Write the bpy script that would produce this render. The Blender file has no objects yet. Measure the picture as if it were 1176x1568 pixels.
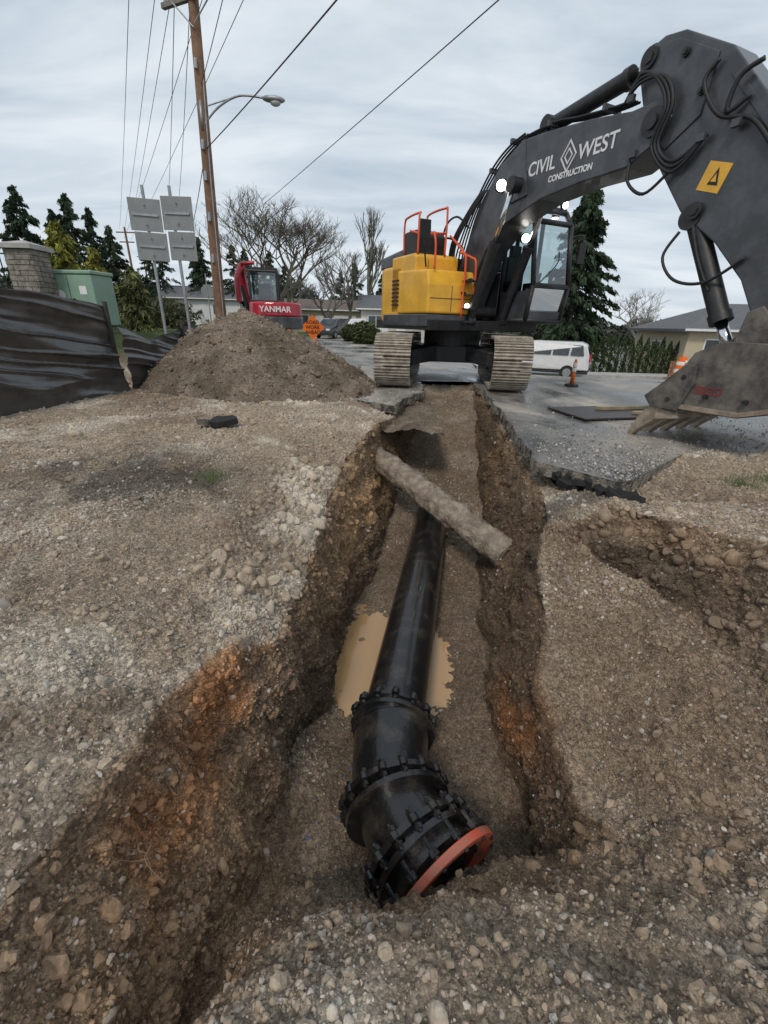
import bpy, bmesh, math, random, numpy as np
from mathutils import Vector, Matrix
random.seed(7); RNG=np.random.default_rng(7)
S=bpy.context.scene
COL=S.collection
# ---------------------------------------------------------------- materials
def nn(nt,t,**k):
    n=nt.nodes.new(t)
    for a,b in k.items(): setattr(n,a,b)
    return n
def pm(name,col,rough=.6,metal=0.,var=.25,scale=4.,bump=.15,bscale=40.,col2=None,bdist=.01,rvar=.15,coat=0.,spec=.5,thr=(.4,.62)):
    m=bpy.data.materials.new(name); m.use_nodes=True; nt=m.node_tree; L=nt.links
    b=nt.nodes['Principled BSDF']
    tc=nn(nt,'ShaderNodeTexCoord')
    n1=nn(nt,'ShaderNodeTexNoise'); n1.inputs['Scale'].default_value=scale; n1.inputs['Detail'].default_value=6; n1.inputs['Roughness'].default_value=.65
    L.new(tc.outputs['Object'],n1.inputs['Vector'])
    r=nn(nt,'ShaderNodeValToRGB'); e=r.color_ramp.elements
    e[0].position=thr[0]; e[1].position=thr[1]
    c2=col2 if col2 else tuple(min(1,c*(1+var)) for c in col)
    c1=col if col2 else tuple(c*(1-var) for c in col)
    e[0].color=(*c1,1); e[1].color=(*c2,1)
    L.new(n1.outputs['Fac'],r.inputs['Fac']); L.new(r.outputs['Color'],b.inputs['Base Color'])
    mr=nn(nt,'ShaderNodeMapRange'); mr.inputs['To Min'].default_value=max(.02,rough-rvar); mr.inputs['To Max'].default_value=min(1,rough+rvar)
    L.new(n1.outputs['Fac'],mr.inputs['Value']); L.new(mr.outputs['Result'],b.inputs['Roughness'])
    b.inputs['Metallic'].default_value=metal
    b.inputs['Coat Weight'].default_value=coat
    b.inputs['Specular IOR Level'].default_value=spec
    if bump>0:
        n2=nn(nt,'ShaderNodeTexNoise'); n2.inputs['Scale'].default_value=bscale; n2.inputs['Detail'].default_value=4
        bp=nn(nt,'ShaderNodeBump'); bp.inputs['Strength'].default_value=bump; bp.inputs['Distance'].default_value=bdist
        L.new(tc.outputs['Object'],n2.inputs['Vector']); L.new(n2.outputs['Fac'],bp.inputs['Height']); L.new(bp.outputs['Normal'],b.inputs['Normal'])
    return m
def vcmat(name,rough=.95,bump=.6,bscale=60.,bdist=.02,speck=True,vmul=.5):
    m=bpy.data.materials.new(name); m.use_nodes=True; nt=m.node_tree; L=nt.links
    b=nt.nodes['Principled BSDF']; b.inputs['Specular IOR Level'].default_value=.25
    at=nn(nt,'ShaderNodeAttribute'); at.attribute_name='Col'
    b.inputs['Roughness'].default_value=rough
    tc=nn(nt,'ShaderNodeTexCoord')
    n1=nn(nt,'ShaderNodeTexNoise'); n1.inputs['Scale'].default_value=bscale*.3; n1.inputs['Detail'].default_value=6 if speck else 3; n1.inputs['Roughness'].default_value=.75
    L.new(tc.outputs['Object'],n1.inputs['Vector'])
    mr=nn(nt,'ShaderNodeMapRange'); mr.inputs['From Min'].default_value=.3; mr.inputs['From Max'].default_value=.7
    mr.inputs['To Min'].default_value=1-vmul; mr.inputs['To Max'].default_value=1+vmul
    L.new(n1.outputs['Fac'],mr.inputs['Value'])
    mx=nn(nt,'ShaderNodeMix',data_type='RGBA',blend_type='MULTIPLY'); mx.inputs[0].default_value=1
    L.new(at.outputs['Color'],mx.inputs[6]); L.new(mr.outputs['Result'],mx.inputs[7])
    out=mx.outputs[2]
    if speck:
        vo=nn(nt,'ShaderNodeTexVoronoi'); vo.inputs['Scale'].default_value=bscale; L.new(tc.outputs['Object'],vo.inputs['Vector'])
        sx=nn(nt,'ShaderNodeSeparateColor'); L.new(vo.outputs['Color'],sx.inputs[0])
        r=nn(nt,'ShaderNodeMapRange'); r.inputs['To Min'].default_value=.66; r.inputs['To Max'].default_value=1.5
        L.new(sx.outputs[0],r.inputs['Value'])
        m2=nn(nt,'ShaderNodeMix',data_type='RGBA',blend_type='MULTIPLY'); m2.inputs[0].default_value=1
        L.new(out,m2.inputs[6]); L.new(r.outputs['Result'],m2.inputs[7]); out=m2.outputs[2]
    L.new(out,b.inputs['Base Color'])
    if bump>0:
        b1=nn(nt,'ShaderNodeBump'); b1.inputs['Strength'].default_value=bump; b1.inputs['Distance'].default_value=bdist
        if speck:
            n2=nn(nt,'ShaderNodeTexNoise'); n2.inputs['Scale'].default_value=bscale*.7; n2.inputs['Detail'].default_value=5; n2.inputs['Roughness'].default_value=.75
            L.new(tc.outputs['Object'],n2.inputs['Vector']); L.new(n2.outputs['Fac'],b1.inputs['Height'])
            b2=nn(nt,'ShaderNodeBump'); b2.invert=True; b2.inputs['Strength'].default_value=bump*.7; b2.inputs['Distance'].default_value=bdist*.5
            L.new(vo.outputs['Distance'],b2.inputs['Height']); L.new(b1.outputs['Normal'],b2.inputs['Normal']); L.new(b2.outputs['Normal'],b.inputs['Normal'])
        else:
            L.new(n1.outputs['Fac'],b1.inputs['Height']); L.new(b1.outputs['Normal'],b.inputs['Normal'])
    return m
def glassmat(name,tint=(.7,.78,.78)):
    m=bpy.data.materials.new(name); m.use_nodes=True; nt=m.node_tree; L=nt.links
    nt.nodes.remove(nt.nodes['Principled BSDF']); o=nt.nodes['Material Output']
    t=nn(nt,'ShaderNodeBsdfTransparent'); t.inputs[0].default_value=(*tint,1)
    g=nn(nt,'ShaderNodeBsdfGlossy'); g.inputs['Roughness'].default_value=.04; g.inputs[0].default_value=(.9,.95,1,1)
    f=nn(nt,'ShaderNodeFresnel'); f.inputs[0].default_value=2.1
    x=nn(nt,'ShaderNodeMixShader'); L.new(f.outputs[0],x.inputs[0]); L.new(t.outputs[0],x.inputs[1]); L.new(g.outputs[0],x.inputs[2]); L.new(x.outputs[0],o.inputs[0])
    return m
def roadmat(name):
    m=bpy.data.materials.new(name); m.use_nodes=True; nt=m.node_tree; L=nt.links; b=nt.nodes['Principled BSDF']
    tc=nn(nt,'ShaderNodeTexCoord')
    a=nn(nt,'ShaderNodeTexNoise'); a.inputs['Scale'].default_value=.55; a.inputs['Detail'].default_value=8; a.inputs['Roughness'].default_value=.68; a.inputs['Distortion'].default_value=.4
    mp=nn(nt,'ShaderNodeMapping'); mp.inputs['Scale'].default_value=(1.,.55,1.); mp.inputs['Rotation'].default_value=(0,0,.35)
    L.new(tc.outputs['Object'],mp.inputs[0]); L.new(mp.outputs[0],a.inputs['Vector'])
    r=nn(nt,'ShaderNodeValToRGB'); e=r.color_ramp.elements; e[0].position=.38; e[0].color=(.055,.053,.05,1); e[1].position=.62; e[1].color=(.42,.375,.32,1)
    q=e.new(.5); q.color=(.20,.185,.168,1)
    L.new(a.outputs['Fac'],r.inputs['Fac'])
    v=nn(nt,'ShaderNodeTexNoise'); v.inputs['Scale'].default_value=90; v.inputs['Detail'].default_value=3; v.inputs['Roughness'].default_value=.8; L.new(tc.outputs['Object'],v.inputs['Vector'])
    mr=nn(nt,'ShaderNodeMapRange'); mr.inputs['From Min'].default_value=.3; mr.inputs['From Max'].default_value=.7; mr.inputs['To Min'].default_value=.65; mr.inputs['To Max'].default_value=1.35; L.new(v.outputs['Fac'],mr.inputs['Value'])
    mx=nn(nt,'ShaderNodeMix',data_type='RGBA',blend_type='MULTIPLY'); mx.inputs[0].default_value=1; L.new(r.outputs['Color'],mx.inputs[6]); L.new(mr.outputs['Result'],mx.inputs[7]); L.new(mx.outputs[2],b.inputs['Base Color'])
    rr=nn(nt,'ShaderNodeMapRange'); rr.inputs['From Min'].default_value=.4; rr.inputs['From Max'].default_value=.6; rr.inputs['To Min'].default_value=.16; rr.inputs['To Max'].default_value=.75; L.new(a.outputs['Fac'],rr.inputs['Value']); L.new(rr.outputs['Result'],b.inputs['Roughness'])
    bp=nn(nt,'ShaderNodeBump'); bp.inputs['Strength'].default_value=.35; bp.inputs['Distance'].default_value=.005; L.new(v.outputs['Fac'],bp.inputs['Height']); L.new(bp.outputs['Normal'],b.inputs['Normal'])
    return m
def emis(name,s,c=(1,.97,.88)):
    m=bpy.data.materials.new(name); m.use_nodes=True; b=m.node_tree.nodes['Principled BSDF']
    b.inputs['Emission Color'].default_value=(*c,1); b.inputs['Emission Strength'].default_value=s; return m

M_soil=vcmat('soil',bump=1.,bscale=85,bdist=.026,vmul=.55)
M_rock=vcmat('gravel_stone',rough=.9,bump=.4,bscale=200,bdist=.004,speck=False,vmul=.25)
M_foli=vcmat('foliage',rough=.8,bump=0,bscale=3,speck=False,vmul=.3)
M_bark=pm('bark',(.11,.095,.08),.9,scale=8,bump=.4)
M_asph=roadmat('asphalt')
M_asphcut=pm('asphalt_cut',(.05,.045,.04),.85,scale=7,col2=(.30,.265,.215),bump=1.,bscale=45,bdist=.05,thr=(.40,.56))
M_black_asph=pm('black_broken_asphalt',(.02,.02,.02),.85,scale=30,bump=.8,bscale=70,bdist=.03)
M_grey=pm('excavator_grey_paint',(.058,.061,.069),.4,var=.3,scale=3,bump=.05,rvar=.12,coat=.15)
M_dark=pm('dark_steel',(.022,.022,.024),.5,var=.3,scale=8,bump=.1)
M_blk=pm('black_rubber',(.012,.012,.013),.55,var=.2,scale=10,bump=.1)
M_yel=pm('yellow_paint',(.78,.41,.03),.42,var=.12,scale=2,bump=.03,coat=.2)
M_org=pm('orange_red_rail',(.75,.10,.03),.45,var=.1)
M_red=pm('red_paint',(.42,.012,.03),.35,var=.15,coat=.3)
M_chr=pm('chrome_rod',(.7,.7,.72),.15,metal=1,var=.05,bump=0,rvar=.05)
M_track=pm('muddy_track_steel',(.26,.22,.175),.75,scale=6,col2=(.46,.41,.34),bump=.5,bscale=50)
M_bucket=pm('worn_bucket_steel',(.075,.07,.065),.55,metal=.2,scale=3.5,col2=(.20,.175,.15),bump=.4,bscale=25)
M_teeth=pm('muddy_teeth_steel',(.22,.17,.13),.7,scale=8,col2=(.36,.30,.23),bump=.4,bscale=30)
M_gls=glassmat('cab_glass')
M_wht=pm('white_lettering',(.75,.76,.76),.5,var=.05,bump=0)
M_sign=pm('sign_aluminium_back',(.22,.23,.23),.5,metal=.2,var=.1,scale=3,bump=.03)
M_galv=pm('galvanised_steel',(.32,.33,.34),.45,metal=.6,var=.15,bump=.05)
M_wood=pm('weathered_wood_pole',(.16,.085,.05),.85,scale=3,col2=(.25,.15,.095),bump=.5,bscale=25,bdist=.02)
M_plas=pm('black_plastic_sheet',(.022,.023,.025),.30,scale=2.5,col2=(.05,.048,.045),bump=.3,bscale=4,bdist=.03,rvar=.08,spec=1.)
M_pipe=pm('black_ductile_pipe',(.012,.012,.013),.24,scale=5,col2=(.06,.05,.04),bump=.3,bscale=60,rvar=.14,thr=(.5,.75),coat=.3)
M_mudpipe=pm('mud_caked_concrete_pipe',(.19,.15,.115),.9,scale=7,col2=(.36,.30,.23),bump=1,bscale=30,bdist=.03)
M_ring=pm('orange_red_gland',(.60,.09,.045),.5,scale=9,col2=(.40,.14,.09),bump=.2)
M_lamp=emis('lit_work_lamp',9)
M_beige=pm('beige_siding',(.50,.43,.30),.8,var=.06,bump=.1)
M_roof=pm('grey_shingles',(.12,.125,.135),.9,scale=12,bump=.4)
M_trim=pm('white_trim',(.7,.7,.68),.6,var=.05,bump=0)
M_win=pm('window_glass',(.05,.06,.07),.08,var=.2,bump=0,rvar=.03)
# ---------------------------------------------------------------- mesh helpers
def link(o,parent=None):
    COL.objects.link(o)
    if parent: o.parent=parent
    return o
def empty(name,loc=(0,0,0),rz=0,parent=None):
    o=bpy.data.objects.new(name,None); o.location=loc; o.rotation_euler=(0,0,rz); o.empty_display_size=.2
    return link(o,parent)
def mk(name,v,f,m,parent=None,smooth=False,bevel=0,loc=None,rot=None):
    me=bpy.data.meshes.new(name); me.from_pydata([tuple(a) for a in v],[],f)
    bm=bmesh.new(); bm.from_mesh(me); bmesh.ops.recalc_face_normals(bm,faces=bm.faces); bm.to_mesh(me); bm.free()
    ms=m if isinstance(m,(list,tuple)) else [m]
    for q in ms: me.materials.append(q)
    if smooth:
        for p in me.polygons: p.use_smooth=True
    o=bpy.data.objects.new(name,me); link(o,parent)
    if loc: o.location=loc
    if rot: o.rotation_euler=rot
    if bevel>0:
        b=o.modifiers.new('bevel','BEVEL'); b.width=bevel; b.segments=3; b.limit_method='ANGLE'; b.angle_limit=.6
    return o
class G:
    def __init__(s): s.v=[]; s.f=[]
    def add(s,v,f):
        n=len(s.v); s.v+= [tuple(a) for a in v]; s.f+=[tuple(i+n for i in q) for q in f]; return s
    def box(s,x0,x1,y0,y1,z0,z1):
        return s.add([(x0,y0,z0),(x1,y0,z0),(x1,y1,z0),(x0,y1,z0),(x0,y0,z1),(x1,y0,z1),(x1,y1,z1),(x0,y1,z1)],
                     [(0,1,2,3),(4,5,6,7),(0,1,5,4),(1,2,6,5),(2,3,7,6),(3,0,4,7)])
    def cyl(s,p,q,r,r2=None,n=14,cap=True):
        p=Vector(p); q=Vector(q); r2=r if r2 is None else r2
        d=(q-p).normalized(); a=d.orthogonal().normalized(); b=d.cross(a)
        v=[]
        for c,rr in ((p,r),(q,r2)):
            for i in range(n):
                t=2*math.pi*i/n; v.append(c+rr*(math.cos(t)*a+math.sin(t)*b))
        f=[(i,(i+1)%n,n+(i+1)%n,n+i) for i in range(n)]
        if cap: f+=[tuple(range(n)),tuple(range(n,2*n))]
        return s.add(v,f)
    def prism(s,poly,w0,w1,fn=None):
        n=len(poly); v=[(w0,-a,b) for a,b in poly]+[(w1,-a,b) for a,b in poly]
        f=[(i,(i+1)%n,n+(i+1)%n,n+i) for i in range(n)]+[tuple(range(n)),tuple(range(n,2*n))]
        return s.add(v,f)
    def tube(s,pts,r,n=8):
        pts=[Vector(p) for p in pts]
        if len(pts)>2:
            out=[]
            for i in range(len(pts)-1):
                p0=pts[max(0,i-1)];p1=pts[i];p2=pts[i+1];p3=pts[min(len(pts)-1,i+2)]
                for k in range(6):
                    t=k/6; out.append(.5*((2*p1)+(p2-p0)*t+(2*p0-5*p1+4*p2-p3)*t*t+(3*p1-p0-3*p2+p3)*t**3))
            out.append(pts[-1]); pts=out
        rs=r if callable(r) else (lambda t:r)
        v=[];N=len(pts); a=None
        for i,p in enumerate(pts):
            d=(pts[min(N-1,i+1)]-pts[max(0,i-1)]).normalized()
            a=d.orthogonal().normalized() if a is None else (a-d*a.dot(d)).normalized()
            b=d.cross(a); rr=rs(i/(N-1))
            for k in range(n):
                t=2*math.pi*k/n; v.append(p+rr*(math.cos(t)*a+math.sin(t)*b))
        f=[(i*n+k,i*n+(k+1)%n,(i+1)*n+(k+1)%n,(i+1)*n+k) for i in range(N-1) for k in range(n)]
        f+=[tuple(range(n)),tuple(range((N-1)*n,N*n))]
        return s.add(v,f)
    def out(s,name,m,parent=None,smooth=False,bevel=0,loc=None,rot=None):
        return mk(name,s.v,s.f,m,parent,smooth,bevel,loc,rot)
def autosmooth(o,ang=.6):
    me=o.data
    for p in me.polygons: p.use_smooth=True
    bm=bmesh.new(); bm.from_mesh(me)
    for e in bm.edges:
        if len(e.link_faces)==2 and e.calc_face_angle(0)>ang: e.smooth=False
    bm.to_mesh(me); bm.free(); return o
def fast(name,V,F,mat,col=None,smooth=False,parent=None):
    V=np.asarray(V,np.float32); F=np.asarray(F,np.int32)
    me=bpy.data.meshes.new(name); nF,k=F.shape
    me.vertices.add(len(V)); me.vertices.foreach_set('co',V.ravel())
    me.loops.add(nF*k); me.loops.foreach_set('vertex_index',F.ravel())
    me.polygons.add(nF); me.polygons.foreach_set('loop_start',np.arange(0,nF*k,k,dtype=np.int32))
    try: me.polygons.foreach_set('loop_total',np.full(nF,k,np.int32))
    except Exception: pass
    me.polygons.foreach_set('use_smooth',np.full(nF,smooth,bool))
    me.update(calc_edges=True); me.materials.append(mat)
    if col is not None:
        ca=me.color_attributes.new('Col','FLOAT_COLOR','POINT')
        c=np.ones((len(V),4),np.float32); c[:,:3]=col; ca.data.foreach_set('color',c.ravel())
    o=bpy.data.objects.new(name,me); return link(o,parent)
# ---------------------------------------------------------------- noise
def h3(ix,iy,iz,s):
    h=(ix.astype(np.int64)*374761393+iy.astype(np.int64)*668265263+iz.astype(np.int64)*2147483647+s*974634777)&0xffffffff
    h=((h^(h>>13))*1274126177)&0xffffffff; h=h^(h>>16)
    h=(h*2246822519)&0xffffffff; h=h^(h>>15)
    return (h&0xffffff)/float(0xffffff)
def vn(P,s=0):
    I=np.floor(P).astype(np.int64); f=P-I; f=f*f*(3-2*f); o=0
    for dx in (0,1):
        for dy in (0,1):
            for dz in (0,1):
                w=(f[:,0] if dx else 1-f[:,0])*(f[:,1] if dy else 1-f[:,1])*(f[:,2] if dz else 1-f[:,2])
                o=o+w*h3(I[:,0]+dx,I[:,1]+dy,I[:,2]+dz,s)
    return o*2-1
RT1=np.array([[.8,.6,0],[-.48,.64,.6],[.36,-.48,.8]])
def fbm(P,o=4,s=0,g=.5):
    r=0;a=1;t=0;Q=P
    for i in range(o): r=r+a*vn(Q+i*17.3,s+i); t+=a; a*=g; Q=(Q@RT1)*2.03
    return r/t
def ridge(P,o=4,s=0,g=.55):
    r=0;a=1;t=0;Q=P@RT1
    for i in range(o): r=r+a*(1-2*np.abs(vn(Q+i*11.1,s+i))); t+=a; a*=g; Q=(Q@RT1)*2.1
    return r/t
def worley(P,s=0):
    I=np.floor(P).astype(np.int64); best=np.full(len(P),9.)
    for dx in (-1,0,1):
        for dy in (-1,0,1):
            for dz in (-1,0,1):
                a=I[:,0]+dx;b=I[:,1]+dy;c=I[:,2]+dz
                d=(a+h3(a,b,c,s)-P[:,0])**2+(b+h3(a,b,c,s+1)-P[:,1])**2+(c+h3(a,b,c,s+2)-P[:,2])**2
                best=np.minimum(best,d)
    return np.sqrt(best)
def ss(a,b,x): t=np.clip((x-a)/(b-a),0,1); return t*t*(3-2*t)
def zoff(x,y):
    return -1.15*ss(12,28,y)*ss(-1,8,x)
# ---------------------------------------------------------------- ground stations
# y: LM, LT, LB, C1, C2, RB, RT, RM, N12
ST=[
(-3,  (-1.7,0),(-1.2,0),(-.6,0),(-.2,0),(.2,0),(.6,0),(1.2,0),(2,0),(4.5,0)),
(.15, (-1.8,-.1),(-1.25,-.3),(-.72,-.95),(-.35,-.4),(.2,-.24),(.6,-.24),(1.1,-.24),(2,-.2),(3.6,-.05)),
(.6,  (-1.7,-.13),(-1.22,-.3),(-.78,-1.3),(-.42,-.66),(.3,-.50),(.8,-.54),(1.2,-.5),(2.2,-.45),(3.3,-.05)),
(1.05,(-1.65,-.14),(-1.18,-.32),(-.78,-1.6),(-.28,-1.12),(.3,-1.0),(.8,-.95),(1.4,-.8),(2.4,-.6),(3.2,-.03)),
(1.3,(-1.6,-.16),(-1.15,-.34),(-.78,-1.8),(-.12,-1.72),(.3,-1.65),(.8,-1.4),(1.38,-.98),(2.4,-.68),(3.15,-.02)),
(1.6,(-1.55,-.18),(-1.12,-.36),(-.78,-1.85),(0,-1.97),(.5,-1.95),(1.1,-1.97),(1.24,-1.2),(2.4,-.72),(3.1,0)),
(2.0, (-1.5,-.2),(-1.0,-.42),(-.74,-1.8),(-.1,-1.94),(.5,-1.94),(1.2,-2.15),(1.22,-1.15),(2.45,-.72),(3.05,0)),
(2.4, (-1.4,-.26),(-.78,-.68),(-.74,-1.8),(-.25,-1.92),(.5,-1.90),(1.12,-1.93),(1.25,-.95),(2.45,-.68),(2.98,.02)),
(2.8, (-1.35,-.26),(-.69,-.66),(-.66,-1.93),(-.25,-1.99),(.5,-1.95),(1.09,-1.84),(1.32,-.76),(2.4,-.6),(2.8,.03)),
(3.1, (-1.35,-.24),(-.66,-.62),(-.6,-1.98),(-.15,-2.04),(.5,-2.0),(1.08,-1.84),(1.40,-.62),(2.2,-.55),(2.55,.02)),
(3.35,(-1.35,-.22),(-.65,-.58),(-.54,-2.0),(-.1,-2.04),(.6,-1.98),(1.09,-1.84),(1.46,-.54),(1.95,-.48),(2.25,.02)),
(3.6, (-1.35,-.2),(-.65,-.53),(-.48,-2.0),(-.05,-2.03),(.6,-1.98),(1.12,-1.84),(1.54,-.44),(1.74,-.22),(2.05,-.0)),
(4.1, (-1.3,-.17),(-.64,-.47),(-.4,-1.98),(.05,-2.01),(.65,-1.96),(1.18,-1.88),(1.69,-.34),(1.9,-.2),(2.4,-.14)),
(4.6, (-1.3,-.15),(-.63,-.42),(-.32,-1.95),(.1,-1.96),(.7,-1.93),(1.23,-1.88),(1.83,-.32),(2.15,-.24),(3.0,-.12)),
(5.5, (-1.2,-.1),(-.6,-.3),(-.12,-1.90),(.3,-1.90),(.9,-1.90),(1.45,-1.85),(1.95,-.30),(2.5,-.1),(4.5,0)),
(7.0, (-.9,-.02),(-.25,-.14),(.18,-1.6),(.6,-1.68),(1.2,-1.65),(1.75,-1.55),(2.08,-.29),(2.6,-.1),(4.5,0)),
(8.3,(-.6,-.02),(.1,-.22),(.4,-1.2),(.8,-1.3),(1.4,-1.3),(1.9,-1.2),(2.2,-.27),(2.7,-.05),(4.7,0)),
(9.2, (-.5,0),(.28,-.2),(.55,-.95),(.9,-1.05),(1.5,-1.05),(2.0,-.95),(2.3,-.22),(2.8,0),(4.8,0)),
(10.2,(-.2,0),(.75,-.15),(.9,-.7),(1.2,-.8),(1.6,-.8),(2.2,-.7),(2.42,-.15),(2.9,0),(5,0)),
(11.5,(-.2,0),(.85,-.1),(.95,-.35),(1.2,-.4),(1.7,-.4),(2.3,-.35),(2.45,-.1),(3,0),(5,0)),
(12.4,(-.2,0),(.8,0),(1.0,0),(1.3,0),(1.7,0),(2.2,0),(2.45,0),(3,0),(5,0)),
(60,  (-.5,0),(.8,0),(1.0,0),(1.3,0),(1.7,0),(2.2,0),(2.45,0),(3,0),(6,0)),
(400, (-.5,0),(.8,0),(1.0,0),(1.3,0),(1.7,0),(2.2,0),(2.45,0),(3,0),(6,0)),
]
sy=np.array([s[0] for s in ST],float); SX=np.array([[p[0] for p in s[1:]] for s in ST]); SZ=np.array([[p[1] for p in s[1:]] for s in ST])
def LTx(y): return np.interp(y,sy,SX[:,1])
def slabR(y): return np.interp(y,[4.6,5.5,7,9.2,10.2,11.5,12.4],[1.87,1.97,2.12,2.34,2.42,2.45,2.45])
def road_left(y):
    y=np.asarray(y,float)
    return np.where(y<9.3,.2-(y-8.25)*1.43,np.where(y<12.3,-1.3-(y-9.3)*.22,-1.96-(y-12.3)*.17))
def road_xr(y):
    return np.interp(y,[4.15,5.4,5.75,9,120],[2.5,3.9,16,26,60])
def road_xl(y):
    return np.where(y<4.8,1.90+(4.8-y)*.95,slabR(y)-.05)
def roadmask(x,y):
    r=(y>4.3)&(x>road_xl(y)+.2)&(x<road_xr(y)-.05)
    l=(y>8.4)&(x>road_left(y)+.05)&(x<LTx(y)-.1)
    f=(y>12.25)&(x>road_left(y))&(x<60)
    return r|l|f
ys=np.concatenate([np.linspace(-25,-1,14)[:-1],np.linspace(-1,.3,30)[:-1],np.linspace(.3,5,310)[:-1],np.linspace(5,8,120)[:-1],np.linspace(8,13,110)[:-1],np.linspace(13,40,70)[:-1],np.geomspace(40,400,25)])
R=len(ys)
emb=np.interp(ys,[-25,0,3,20,40,400],[.9,.9,.95,1.0,.3,0])
NX=np.zeros((R,14)); NZ=np.zeros((R,14))
NX[:,0]=-400; NZ[:,0]=emb
NX[:,1]=-7.6; NZ[:,1]=emb
NX[:,2]=-5.95+0*ys; NZ[:,2]=0.05
NX[:,3]=-3.2; NZ[:,3]=0
for j in range(9):
    NX[:,4+j]=np.interp(ys,sy,SX[:,j]); NZ[:,4+j]=np.interp(ys,sy,SZ[:,j])
NX[:,13]=400; NZ[:,13]=0
cnt=[22,40,80,120,80,120,40,40,40,100,100,70,120]
def smrow(A,k):
    K=np.hanning(k+2)[1:-1]; K/=K.sum(); P=np.pad(A,((k//2,k//2),(0,0)),'edge')
    return np.stack([np.convolve(P[:,j],K,'valid') for j in range(A.shape[1])],1)
nz=smrow(NZ,7); nx=smrow(NX,7); w=((ys>.3)&(ys<11))[:,None]
NZ=np.where(w,nz,NZ); NX=np.where(w,nx,NX)
cx=[];cz=[]
for k,c in enumerate(cnt):
    t=np.linspace(0,1,c+1)[:-1]
    if k==12: t=t**3.6
    if k==0: t=1-(1-t)**3.2
    cx.append(NX[:,k:k+1]*(1-t)+NX[:,k+1:k+2]*t); cz.append(NZ[:,k:k+1]*(1-t)+NZ[:,k+1:k+2]*t)
cx.append(NX[:,13:]); cz.append(NZ[:,13:])
GX=np.concatenate(cx,1); GZ=np.concatenate(cz,1); C=GX.shape[1]
def smcol(A,k,i0,i1):
    K=np.hanning(k+2)[1:-1]; K/=K.sum(); B=A.copy()
    P=np.pad(A[:,i0:i1],((0,0),(k//2,k//2)),'edge')
    B[:,i0:i1]=np.stack([np.convolve(P[r],K,'valid') for r in range(len(A))]); return B
i0=60;i1=C-100
GX=smcol(GX,9,i0,i1); GZ=smcol(GZ,9,i0,i1)
GY=np.repeat(ys[:,None],C,1)
P=np.stack([GX,GY,GZ],2)
def normals(P):
    du=np.gradient(P,axis=1); dv=np.gradient(P,axis=0); n=np.cross(du,dv); return n/(np.linalg.norm(n,axis=2,keepdims=True)+1e-9)
N0=normals(P)
p=P.reshape(-1,3); n0=N0.reshape(-1,3)
x=p[:,0];y=p[:,1];z=p[:,2]
near=(ss(-7.5,-6,x)*(1-ss(6,12,x))*(1-ss(12,15,y))*ss(-4,-1,y))
rm=roadmask(x,y)
steep=1-np.clip(n0[:,2],0,1)
intr=ss(.08,.5,-z)
wall=ss(.35,.7,steep)
closer=(1-ss(6,8,y))*ss(-4.5,-3,x)
amp=near*(0.28+.17*closer+.55*np.maximum(ss(.1,.5,steep),intr))
amp=np.where(rm,0,amp)
big=fbm(p*np.array([1.4,1.4,1.4]),3,11)
mid=fbm(p*4.2,4,21,.55)
rdg=ridge(p*2.4,4,23)
fine=fbm(p*19,3,31,.6)
wl2=worley(p*24,51)
rface=ss(1.5,1.9,x)*(1-ss(3.5,3.8,y))*ss(1.2,2,y)
d=amp*(.13*big*(.4+.6*intr)+.075*mid+.035*rdg+.028*fine)+near*(~rm)*((.45-wl2)*.016+.01*fine)
d+=near*wall*(.09*fbm(p*2.4+5,3,121)+.05*fbm(p*np.array([5,5,1.2])+3,3,125)+.03*(worley(p*7,127)-.45))*(~rm)
d+=rface*ss(.25,.5,steep)*.12*fbm(p*3.4+9,3,131)
d+=near*intr*ss(1.1,1.5,x)*(1-ss(3.6,4,y))*.045*(.45-worley(p*8,137))
floorm=ss(1.75,1.9,-z)*(1-ss(.3,.6,steep))
d=d*(1-.4*floorm)
hum=near*(~rm)*.11*fbm(p*np.array([1.0,1.0,0.]),4,77)*(1-intr)*ss(-5.5,-4,x)*(1-ss(7,8.3,y))
pd=p+n0*d[:,None]; pd[:,2]+=hum
pd[:,2]+=zoff(x,y)
pd[:,2]-=np.where(rm,.20,0)
# ---- colours
def mixc(a,b,t): return a*(1-t[:,None])+b*t[:,None]
top=np.array([.285,.235,.185]); grav=np.array([.46,.42,.365]); brown=np.array([.215,.155,.108]); dark=np.array([.115,.088,.066]); clay=np.array([.43,.195,.08]); grass=np.array([.07,.09,.035]); blk=np.array([.05,.048,.046])
c=np.tile(top,(len(p),1))
gn=ss(-.02,.36,fbm(p*np.array([1.2,1.2,1.2]),6,3,.6)+.15*(1-ss(.15,.5,steep))-.12)
c=mixc(c,grav,gn*.8)
c=mixc(c,np.array([.175,.132,.098]),ss(.0,.4,fbm(p*.9,5,203,.6))*.8)
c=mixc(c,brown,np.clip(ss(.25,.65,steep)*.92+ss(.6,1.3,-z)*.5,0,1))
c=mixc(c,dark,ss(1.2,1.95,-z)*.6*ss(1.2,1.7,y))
cn=fbm(p*2.6,5,9,.6)
def blob(cx_,cy_,cz_,rx,ry,rz): return np.exp(-(((x-cx_)/rx)**2+((y-cy_)/ry)**2+((z-cz_)/rz)**2))
c=mixc(c,np.array([.34,.235,.15]),(1-ss(-.65,-.5,x))*(1-ss(1.9,2.3,y))*ss(.4,.6,-z)*(.55+.45*np.clip(cn*2,-1,1)))
cl=blob(-.95,1.8,-.7,.35,.45,.25)*1.5+blob(-1.0,1.15,-.8,.3,.3,.2)*.7+blob(1.15,2.5,-1.35,.2,.4,.3)*.6
c=mixc(c,clay,np.clip(cl*.7+cn*1.5*np.clip(cl*2,0,1),0,.9)*ss(.15,.4,steep))
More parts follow.
